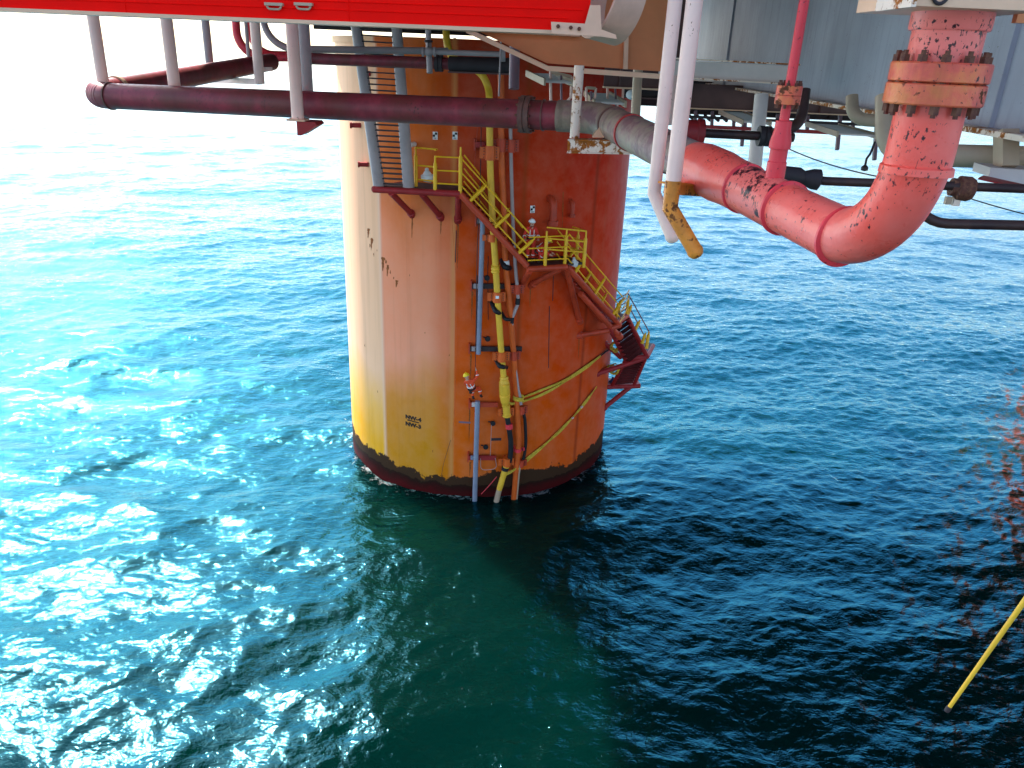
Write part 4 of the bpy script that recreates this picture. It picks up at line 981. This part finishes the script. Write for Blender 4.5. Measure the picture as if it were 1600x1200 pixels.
def yext(t):
    for px, py, dx, dy, prof in ((787.5, 588, 2, 46, [(0, .15), (.0, .17), (.1, .20), (.14, .17), (.2, .20), (.3, .24), (.34, .20), (.38, .24), (.85, .25), (.9, .22), (.94, .25), (1.15, .22), (1.3, .19), (1.34, .16), (1.5, .15)]), (774, 414, 0, 12, [(0, .14), (.02, .19), (.1, .16), (.16, .19), (.24, .16), (.3, .19), (.36, .14)])):
        a = onc(px, py, CR+.62); b = onc(px+dx, py+dy, CR+.60); MB().lathe(a, b-a, prof, 20).build('coupling', 'yhose', t)
    a = onc(791, 632, CR+.6); b = onc(792, 650, CR+.58); MB().lathe(a, b-a, [(0, .13), (.02, .17), (.5, .17), (.52, .2), (.6, .2)], 18).build('end_flange', 'yhose', t)
yl = [(764.5, 150), (765, 190), (766, 260), (769.5, 340), (774.5, 420), (779, 490), (783, 545), (787, 590), (790, 632)]
top_ = [P(697, 20, 28.6), P(698, 62, 28.6), P(706, 88, 28.7), P(730, 101, 28.8), P(751, 115, 28.9), P(761, 132, 29.0)]
t = thing('yellow_hose', 'long yellow hose running down the front of the leg with a ribbed coupling', 'hose', onc(775, 420, CR+.6))
MB().tube(smooth(top_+cpath(yl, .62)), .135, 18).build('hose_run', 'yhose', t); yext(t)
def strap(px0, py0, px1, py1, label, off=.78, w=.10):
    a, b = onc(px0, py0, CR+.3), onc(px1, py1, CR+.3); m1 = onc(px0*.65+px1*.35, py0*.6+py1*.4+5, CR+off); m2 = onc(px0*.3+px1*.7, py0*.3+py1*.7+3, CR+off)
    return solo('rubber_strap', MB().tube(smooth([a, m1, m2, b]), w, 10), 'black', label, 'strap')
strap(768, 472, 783, 491, 'black rubber strap round the yellow hose below the orange clamp'); strap(775, 562, 791, 574, 'black rubber strap round the yellow hose above the ribbed coupling')
strap(783, 488, 800, 500, 'black strap tying the yellow hose to the grey conduit bend', .7, .08)
strap(784, 406, 796, 419, 'black strap with a white sleeve round the orange riser', .6, .12)
# dark hose below the yellow one, then its tail going into the sea
t = thing('dark_hose', 'black hose below the yellow one with a red band', 'hose', onc(796, 690, CR+.5))
MB().tube(smooth(cpath([(791.5, 645), (795, 668), (798, 690), (797, 716), (794, 722)], .5)), .12, 14).build('hose_run', 'black', t)
a, b = onc(795, 662, CR+.5), onc(796, 671, CR+.5); MB().lathe(a, b-a, [(0, .13), (.02, .17), (.24, .17), (.26, .13)], 16).build('red_band', 'redpipe', t)
t = thing('hose_tail', 'yellow to brown hose tail slanting into the water at the foot of the leg', 'hose', onc(785, 750, CR+.5))
MB().tube(smooth(cpath([(791, 728), (786, 745), (780, 765)], .5)), [.15]*6+[.14]*6+[.13], 14).build('hose_run', 'yhose', t)
MB().tube(smooth(cpath([(780, 765), (774, 790)], .5)), .13, 14).build('wet_end', 'beigepipe', t)
a, b = onc(790, 730, CR+.5), onc(788, 737, CR+.5); MB().lathe(a, b-a, [(0, .15), (0, .175), (.16, .175), (.16, .15)], 14).build('black_band', 'black', t)
a, b = onc(792.5, 722, CR+.5), onc(791, 729, CR+.5); MB().lathe(a, b-a, [(0, .12), (.02, .15), (.2, .15), (.22, .12)], 14).build('white_sleeve', 'white', t)
riser('orange_riser', [(782, 112), (783, 150), (783.5, 240), (787, 330), (789.5, 406), (797, 483), (803, 560), (808, 640), (810, 695), (806, 740), (802, 790)], .40, .13, 'orange', 'orange riser pipe just right of the yellow hose, running into the sea')
MB_ = MB(); a, b = onc(789.5, 407, CR+.41), onc(790.3, 416, CR+.41); MB_.lathe(a, b-a, [(0, .14), (.02, .17), (.26, .17), (.28, .14)], 14)
solo('pipe_sleeve', MB_, 'white', 'short white sleeve clamped on the orange riser', 'sleeve')
riser('grey_conduit', [(797.5, 192), (798.5, 250), (801, 336), (804.5, 404), (808, 448), (809.5, 466)], .45, .075, 'tube', 'upper grey conduit right of the orange riser, down to the black joint', sm=True)
riser('grey_conduit', [(809.5, 474), (800.5, 496)], .45, .075, 'tube', 'short slanting piece of grey conduit between two black joints', sm=False)
riser('grey_conduit', [(800, 503), (802, 547), (809, 605), (812, 618), (814, 632)], .45, .075, 'tube', 'lower grey conduit ending at the tied yellow slings', sm=True)
for px, py, lab in ((809.3, 470, 'upper black joint on the grey conduit'), (800, 499.5, 'lower black joint on the grey conduit')):
    a, b = onc(px, py-4, CR+.45), onc(px-.6, py+4, CR+.45); solo('hose_joint', MB().lathe(a, b-a, [(0, .08), (.01, .10), (.27, .10), (.28, .08)], 12), 'black', lab, 'joint')
riser('black_cable', [(815, 640), (820, 655), (821.5, 690), (819, 712), (815, 722)], .3, .075, 'black', 'black bowed cable right of the orange riser near the waterline', 'cable')
riser('grey_conduit', [(813, 722), (810, 745), (806, 790)], .42, .06, 'beigepipe', 'thin brown conduit beside the orange riser where it enters the sea')
# clamps
CL = 'orange pipe clamps on the leg'
def clamp(px, py, r, h_, m, label, off, ears=True):
    p = onc(px, py, CR+off); nrm, r_, u_ = tangent(p); t = thing('pipe_clamp', label, 'clamp', p, CL)
    MB().lathe(p-u_*h_/2, u_, [(0, r*.8), (0, r), (h_, r), (h_, r*.8)], 18).build('shell', m, t)
    mb = MB(); mb.box(p-r_*(r+.10)-nrm*.05, (.26, .10, h_*.8), (r_, nrm, u_)); mb.box(p+r_*(r+.07)-nrm*.05, (.2, .10, h_*.9), (r_, nrm, u_)); mb.box(p-nrm*(off*.55), (.16, off*.8, h_*.6), (r_, nrm, u_)); mb.build('ear', m, t)
    bo = None
    for k in range(4):
        for sx in (-1, 1):
            c = p+r_*sx*(r+.06)+u_*(h_*(.3-.2*k))+nrm*.02
            if bo is None: bo = MB().lathe(c-nrm*.03, nrm, [(0, .02), (.06, .02)], 6).build('bolt', 'dark', t); c0 = c
            else: place_copy(bo, t, c-c0)
    return t
for px, py, r, h_, m, off, lab in ((766, 239, .19, .55, 'orange', .62, 'topmost orange clamp on the yellow hose'), (777, 464, .19, .45, 'orange', .62, 'orange clamp with a white tag on the yellow hose'), (784, 557, .18, .45, 'orange', .62, 'orange clamp on the yellow hose above the coupling'),
        (792, 644, .17, .42, 'orange', .55, 'orange clamp below the ribbed coupling'), (792, 722, .17, .42, 'orange', .5, 'lowest orange clamp at the head of the hose tail'),
        (783, 227, .19, .5, 'redorange', .40, 'red clamp on the top of the orange riser'), (799, 228, .14, .5, 'redorange', .45, 'red clamp high on the grey conduit'), (808, 452, .13, .42, 'redorange', .45, 'red clamp on the grey conduit above the joints'),
        (803, 556, .13, .42, 'redorange', .45, 'red clamp on the lower grey conduit'), (815, 641, .12, .4, 'redorange', .4, 'red clamp at the foot of the lower grey conduit'), (769, 372, .17, .3, 'orange', .62, 'small orange clamp on the yellow hose behind the stairs'), (809, 703, .17, .16, 'redpipe', .4, 'bright red band clamp low on the orange riser'), (814, 724, .13, .35, 'redorange', .38, 'red clamp beside the lowest orange one')):
    clamp(px, py, r, h_, m, lab, off)
solo('white_tag', MB().box(onc(777, 464.5, CR+.83), (.14, .02, .12), (tangent(onc(777, 464, CR))[1], tangent(onc(777, 464, CR))[0], V((0, 0, 1)))), 'white', 'small white tag on the orange hose clamp', 'tag')
# cross brackets welded to the leg
def bracket(px0, px1, py, label, m='dark', m2='tube'):
    t = thing('riser_bracket', label, 'bracket', onc((px0+px1)/2, py, CR+.3), 'riser brackets on the leg')
    n = 8; pts = [onc(px0+(px1-px0)*k/n, py+(.3*k/n), CR+.22) for k in range(n+1)]
    mb = MB()
    for a, b in zip(pts[:-1], pts[1:]): mb.bar(a, b, .10, .22)
    mb.build('rail', m, t)
    nrm, r_, u_ = tangent(pts[0]); MB().box(pts[0]-nrm*.1-r_*.02, (.06, .30, .46), (r_, nrm, u_)).build('end_plate', 'redorange', t)
    q = onc(px0+9, py, CR+.32); nrm, r_, u_ = tangent(q); MB().box(q, (.34, .08, .2), (r_, nrm, u_)).build('saddle', m2, t)
    return t
bracket(737, 815, 447, 'dark bracket across the risers, between the stairs and the rope worker'); bracket(734, 815, 545, 'dark bracket at the foot of the upper blue grey pipe')
bracket(734, 778, 632, 'pale bracket just below the rope worker', 'redorange', 'greywhite'); bracket(732, 775, 715, 'lowest dark bracket, close to the splash zone', 'darkred', 'greypipe'); bracket(744, 760, 345, 'small dark bracket at the head of the upper blue grey pipe'); bracket(742, 800, 226, 'red bracket high up beside the yellow hose', 'darkred', 'darkred')
# valves, gauge bits and hanging ropes on the leg
for px, py, lab in ((770, 661, 'upper small black valve on the leg near the red banded hose'), (759, 698, 'lower small black valve on the leg near the blue grey pipe'), (761, 434, 'small dark sensor beside the upper blue grey pipe'), (762, 529, 'small dark sensor near the dark bracket end')):
    p = onc(px, py, CR+.1); nrm, r_, u_ = tangent(p); mb = MB(); mb.lathe(p-nrm*.12, nrm, [(0, .06), (.12, .06), (.12, .12), (.2, .12)], 12); mb.tube([p, p-r_*.22+u_*.08], .025, 6); solo('small_valve', mb, 'black', lab, 'valve')
def rope(pxs, off, r, m, label): return solo('rope', MB().tube(smooth(cpath(pxs, off), 4), r, 6), m, label, 'rope', 'thin ropes hanging on the leg')
rope([(752, 190), (750, 300), (745.5, 400), (744, 500), (742.5, 584)], .5, .016, 'dark', 'work rope from under the deck down to the rope worker')
rope([(747, 190), (742, 250), (739, 300)], .3, .014, 'redorange', 'faint red rope hanging left of the yellow hose near the top')
rope([(706, 340), (713, 460), (712, 600), (706, 700)], .1, .008, 'orange', 'hairline rope hanging beside the plate seam')
rope([(763, 500), (762, 430), (763, 400)], .12, .014, 'black', 'short black rope beside the dark sensor')
rope([(751, 716), (752, 732), (764, 734), (775, 730), (774, 716)], .35, .014, 'tube', 'grey loop of line below the lowest bracket')
rope([(768, 664), (767, 690), (766, 714)], .2, .012, 'tube', 'thin grey line below the upper black valve')
rope([(776, 745), (765, 758), (752, 772)], .25, .02, 'redpipe', 'red cord trailing into the water by the hose tail')
rope([(704, 688), (693, 725), (690, 742)], .08, .008, 'dark', 'hairline cord slanting over the ochre plate')
# yellow slings tied round the leg
def sling(pxs, off, w, label):
    pts = smooth(cpath(pxs, off), 8); mb = MB(); vs = []; fs = []
    n = len(pts)
    for i, p in enumerate(pts):
        d = (pts[min(i+1, n-1)]-pts[max(i-1, 0)]).normalized(); nrm = tangent(p)[0]; s = d.cross(nrm).normalized(); tw = .5*math.sin(i*.45)
        a = s*math.cos(tw)+nrm*math.sin(tw); b = nrm*math.cos(tw)-s*math.sin(tw)
        for u, v in ((-1, -1), (1, -1), (1, 1), (-1, 1)): vs.append(p+a*(u*w/2)+b*(v*.018))
    for i in range(n-1):
        for j in range(4): fs.append((i*4+j, i*4+(j+1) % 4, i*4+4+(j+1) % 4, i*4+4+j))
    fs += [(0, 1, 2, 3), tuple((n-1)*4+j for j in range(4))]
    mb.add(vs, fs); return mb
t = thing('tie_sling', 'doubled yellow sling tied to the risers, running up to the right edge', 'sling', onc(860, 605, CR+.1))
sling([(806, 629), (815, 622), (845, 610), (880, 595), (915, 573), (938, 556)], .12, .10, '').build('strand', 'sling', t)
sling([(806, 631), (818, 627), (848, 616), (880, 598), (915, 575), (938, 557)], .10, .12, '').build('strand', 'sling', t)
mb = MB(); [mb.tube([onc(810, 622+i*2, CR+.5)+V((.22*math.cos(a), -.1*math.sin(a), .02*a)) for a in np.linspace(0, 6, 14)], .04, 6) for i in range(3)]; mb.build('knot', 'sling', t)
sling([(794, 629), (800, 631), (808, 629)], .45, .12, '').build('strand', 'sling', t)
sling([(938, 556), (946, 550), (953, 545)], .1, .07, '').build('ratchet_end', 'black', t)
t = thing('tie_sling', 'lower yellow webbing sling slanting from the riser foot up to the right', 'sling', onc(870, 675, CR+.1))
sling([(819, 721), (845, 700), (872, 676), (895, 652), (915, 628), (932, 605)], .10, .15, '').build('strand', 'sling', t)
sling([(820, 724), (848, 699), (880, 668)], .14, .06, '').build('strand', 'sling', t)
sling([(791, 741), (800, 736), (810, 731)], .5, .13, '').build('tie_end', 'sling', t)
mb = MB(); p = onc(909, 636, CR+.16); nrm, r_, u_ = tangent(p); mb.box(p, (.14, .05, .10), (r_, nrm, u_)); p2 = onc(895, 653, CR+.16); mb.box(p2, (.12, .05, .08), (r_, nrm, u_)); mb.build('buckle', 'greywhite', t)

# ------------------------------------------------------------------ people
def skin_mesh(verts, edges, rads, root, parent_, name, m, sub_=2):
    me = bpy.data.meshes.new(name); me.from_pydata([tuple(v) for v in verts], edges, [])
    o = bpy.data.objects.new(name, me); COL.objects.link(o)
    md = o.modifiers.new("skin", 'SKIN'); md.use_smooth_shade = True
    for i, r in enumerate(rads):
        sv_ = me.skin_vertices[0].data[i]; rr = r if isinstance(r, tuple) else (r, r); sv_.radius = rr; sv_.use_root = (i == root)
    sb = o.modifiers.new("sub", 'SUBSURF'); sb.levels = sub_; sb.render_levels = sub_
    dg = bpy.context.evaluated_depsgraph_get(); dg.update()
    m2 = bpy.data.meshes.new_from_object(o.evaluated_get(dg)); bpy.data.objects.remove(o); m2.name = name
    r_ = bpy.data.objects.new(name, m2); COL.objects.link(r_); r_.parent = parent_; r_['_o'] = parent_['_o']
    m2.materials.clear()
    for q in (m if isinstance(m, (list, tuple)) else [m]): m2.materials.append(M[q])
    return r_
def person(label, loc, face, J, suit, helm, kneel=False, extra=None):
    """J: joint dict in metres relative to loc (x right of the person, y ahead, z up); face = heading angle (0 = looking +Y)."""
    t = thing('person', label, 'person', loc); cs, sn = math.cos(face), math.sin(face)
    def g(p): return V((p[0]*cs-p[1]*sn, p[0]*sn+p[1]*cs, p[2]))
    names = list(J); idx = {k: i for i, k in enumerate(names)}
    R_ = dict(pelvis=(.17, .13), waist=(.155, .115), chest=(.19, .13), neck=.062, jaw=.075, head=.098, crown=.075, sl=.085, sr=.085, el=.062, er=.062, wl=.043, wr=.043, hl=.045, hr=.045,
              tl=.105, tr=.105, kl=.075, kr=.075, al=.055, ar=.055, fl=.05, fr=.05)
    E = [('pelvis', 'waist'), ('waist', 'chest'), ('chest', 'neck'), ('neck', 'jaw'), ('jaw', 'head'), ('head', 'crown'), ('chest', 'sl'), ('sl', 'el'), ('el', 'wl'), ('wl', 'hl'), ('chest', 'sr'), ('sr', 'er'), ('er', 'wr'), ('wr', 'hr'),
         ('pelvis', 'tl'), ('tl', 'kl'), ('kl', 'al'), ('al', 'fl'), ('pelvis', 'tr'), ('tr', 'kr'), ('kr', 'ar'), ('ar', 'fr')]
    vs = [g(J[k]) for k in names]; rs = [R_[k] for k in names]; ed = [(idx[a], idx[b]) for a, b in E]
    for s in 'lr':                                        # five fingers on each hand
        hnd, wr = V(J['h'+s]), V(J['w'+s]); d = (hnd-wr).normalized(); side = d.cross(V((0.3, .5, .8))).normalized(); pal = d.cross(side)
        for q, (o_, ln) in enumerate(((-.034, .06), (-.012, .075), (.012, .08), (.034, .07))):
            a = hnd+d*.03+side*o_; b = a+d*ln*.55; c = b+d*ln*.4+pal*ln*.35
            k = len(vs); vs += [g(a), g(b), g(c)]; rs += [.010, .009, .008]; ed += [(idx['h'+s], k), (k, k+1), (k+1, k+2)]
        a = wr*.35+hnd*.65+side*.04; b = a+side*.03+d*.04; k = len(vs); vs += [g(a), g(b)]; rs += [.012, .010]; ed += [(idx['h'+s], k), (k, k+1)]
    body = skin_mesh(vs, ed, rs, idx['pelvis'], t, 'body', [suit, 'skin', 'boot'])
    hd, hands, feet = [g(J[k]) for k in ('jaw', 'head', 'crown')], [g(J['hl']), g(J['hr'])], [(g(J['al']), g(J['fl'])), (g(J['ar']), g(J['fr']))]
    for f in body.data.polygons:
        c = f.center
        if min((c-q).length for q in hd) < .13 or min((c-q).length for q in hands) < .085: f.material_index = 1
        elif min(min((c-a).length, (c-b).length) for a, b in feet) < .12: f.material_index = 2
    H0 = g(J['head']); upv = (g(J['crown'])-g(J['neck'])).normalized(); fw = g((J['head'][0], J['head'][1]+1, J['head'][2]))-H0; fw = (fw-upv*fw.dot(upv)).normalized(); sd = fw.cross(upv)
    L = V(loc)
    mb = MB(); mb.ball(L+H0+fw*.098-upv*.012, (.014, .022, .025), 8, 6, (sd, fw, upv)); mb.build('nose', 'skin', t)
    for s in (-1, 1):
        MB().ball(L+H0+sd*(s*.098)-upv*.01, (.012, .022, .034), 8, 6, (sd, fw, upv)).build('ear', 'skin', t)
        MB().ball(L+H0+fw*.088+sd*(s*.034)+upv*.012, (.013, .010, .009), 8, 6, (sd, fw, upv)).build('eye', 'boot', t)
    MB().box(L+H0+fw*.090-upv*.052, (.045, .012, .01), (sd, fw, upv)).build('mouth', 'darkred', t)
    hm = MB(); hm.ball(L+H0+upv*.055, (.135, .15, .125), 18, 10, (sd, fw, upv)); keep = [f for f in hm.f if all((hm.v[i]-(L+H0)).dot(upv) > .02 for i in f)]; hm.f = keep
    hm.lathe(L+H0+upv*.045, upv, [(0, .12), (0, .155), (.018, .15), (.018, .12)], 20); hm.box(L+H0+fw*.16+upv*.05, (.16, .08, .014), (sd, fw, upv)); hm.box(L+H0+upv*.175, (.03, .2, .02), (sd, fw, upv))
    hm.build('helmet', helm, t)
    # reflective bands round chest, arms and legs
    def band(a, b, f_, r, w=.03):
        p = L+sub(g(J[a]), g(J[b]), f_); d = (g(J[b])-g(J[a])).normalized(); return p, d, r, w
    mb = MB()
    for a, b, f_, r in (('waist', 'chest', .25, .19), ('el', 'wl', .25, .072), ('er', 'wr', .25, .072), ('kl', 'al', .4, .086), ('kr', 'ar', .4, .086)):
        p, d, r, w = band(a, b, f_, r); mb.lathe(p-d*w/2, d, [(0, r*.9), (0, r), (w, r), (w, r*.9)], 16)
    for s in (-1, 1):                                      # braces of tape over the shoulders
        c = L+g(J['chest']); w_ = L+g(J['waist']); up2 = (c-w_).normalized(); x = g((1, 0, 0)); y = up2.cross(x) if up2.cross(x).length > .1 else g((0, 1, 0))
        for q in (-1, 1): mb.bar(w_+x*s*.085+y*q*.125, c+x*s*.085+y*q*.135+up2*.06, .03, .012, y)
    mb.build('reflective_band', 'reflect', t)
    mb = MB(); c = L+g(J['pelvis']); mb.lathe(c+(L+g(J['waist'])-c)*.3, (L+g(J['waist'])-c), [(0, .16), (0, .195), (.07, .19), (.07, .15)], 18); mb.build('harness_belt', 'boot', t)
    if extra: extra(t, g, L)
    return t
stand = dict(pelvis=(0, 0, .93), waist=(0, -.01, 1.10), chest=(0, 0, 1.34), neck=(0, .02, 1.50), jaw=(0, .05, 1.57), head=(0, .045, 1.66), crown=(0, .03, 1.74), sl=(-.19, 0, 1.41), el=(-.30, .02, 1.15), wl=(-.26, .2, .99), hl=(-.24, .27, .98),
             sr=(.19, 0, 1.41), er=(.30, .0, 1.14), wr=(.30, .2, 1.0), hr=(.29, .28, 1.0), tl=(-.11, 0, .86), kl=(-.12, .03, .48), al=(-.12, 0, .09), fl=(-.13, .14, .05), tr=(.11, 0, .86), kr=(.12, .04, .48), ar=(.13, .0, .09), fr=(.14, .14, .05))
zf2 = zL2+.14
ps = Pz(829, 404, zL2); a_s = angz(ps)[0]; ps = cyl(angz(onc(829, 392, CR+.75))[0], CR+.72, zf2)
person('standing worker in orange red coverall and white helmet on the second landing', ps, rad(-165), stand, 'redvest', 'helmetw')
crouch = dict(pelvis=(0, -.1, .38), waist=(0, -.02, .52), chest=(0, .16, .70), neck=(0, .27, .82), jaw=(0, .34, .86), head=(0, .36, .94), crown=(0, .35, 1.03), sl=(-.19, .17, .75), el=(-.28, .33, .55), wl=(-.2, .5, .42), hl=(-.18, .57, .40),
              sr=(.19, .17, .75), er=(.28, .33, .55), wr=(.2, .52, .45), hr=(.18, .59, .42), tl=(-.12, -.06, .36), kl=(-.2, .3, .50), al=(-.17, .05, .09), fl=(-.18, .19, .05), tr=(.12, -.06, .36), kr=(.2, .3, .48), ar=(.17, .0, .09), fr=(.18, .14, .05))
pc = cyl(angz(onc(842, 400, CR+.8))[0], CR+.80, zf2)
person('crouching worker in a dark red coverall and yellow helmet beside the standing one', pc, rad(-110), crouch, 'redvest', 'helmety')
hang = dict(pelvis=(0, 0, .60), waist=(-.03, -.07, .76), chest=(-.10, -.18, .97), neck=(-.17, -.22, 1.13), jaw=(-.20, -.20, 1.19), head=(-.22, -.20, 1.27), crown=(-.25, -.22, 1.36), sl=(-.28, -.2, .98), el=(-.30, .05, .80), wl=(-.14, .22, .86), hl=(-.08, .26, .90),
            sr=(.08, -.16, 1.08), er=(.24, .0, 1.22), wr=(.17, .10, 1.45), hr=(.14, .13, 1.52), tl=(-.10, .04, .55), kl=(-.08, .40, .42), al=(.02, .30, .02), fl=(.04, .42, -.04), tr=(.12, .04, .56), kr=(.26, .42, .52), ar=(.36, .38, .10), fr=(.40, .50, .06))
pr = onc(737, 627, CR+.62)
def hang_extra(t, g, L):
    mb = MB(); mb.tube([L+g((.14, .13, 1.50)), L+g((.05, .1, 1.0)), L+g((0, .1, .68))], .014, 6); mb.build('lanyard', 'boot', t)
    mb = MB(); mb.lathe(L+g((.05, .1, .95)), V((0, 0, 1)), [(0, .03), (.1, .035), (.12, .02)], 8); mb.build('rope_grip', 'boot', t)
    mb = MB(); mb.lathe(L+g((-.05, -.02, .40)), V((0, 0, 1)), [(0, .07), (.22, .09)], 12); mb.build('tool_pouch', 'boot', t)
person('rope worker in orange coverall and yellow helmet hanging against the leg', pr, rad(-6), hang, 'hivis', 'helmety', extra=hang_extra)

# every thing says that it is one
for o in COL.objects:
    if o.parent is None and 'category' in o and 'kind' not in o: o['kind'] = 'thing'
for o in COL.objects:
    if '_o' in o: del o['_o']
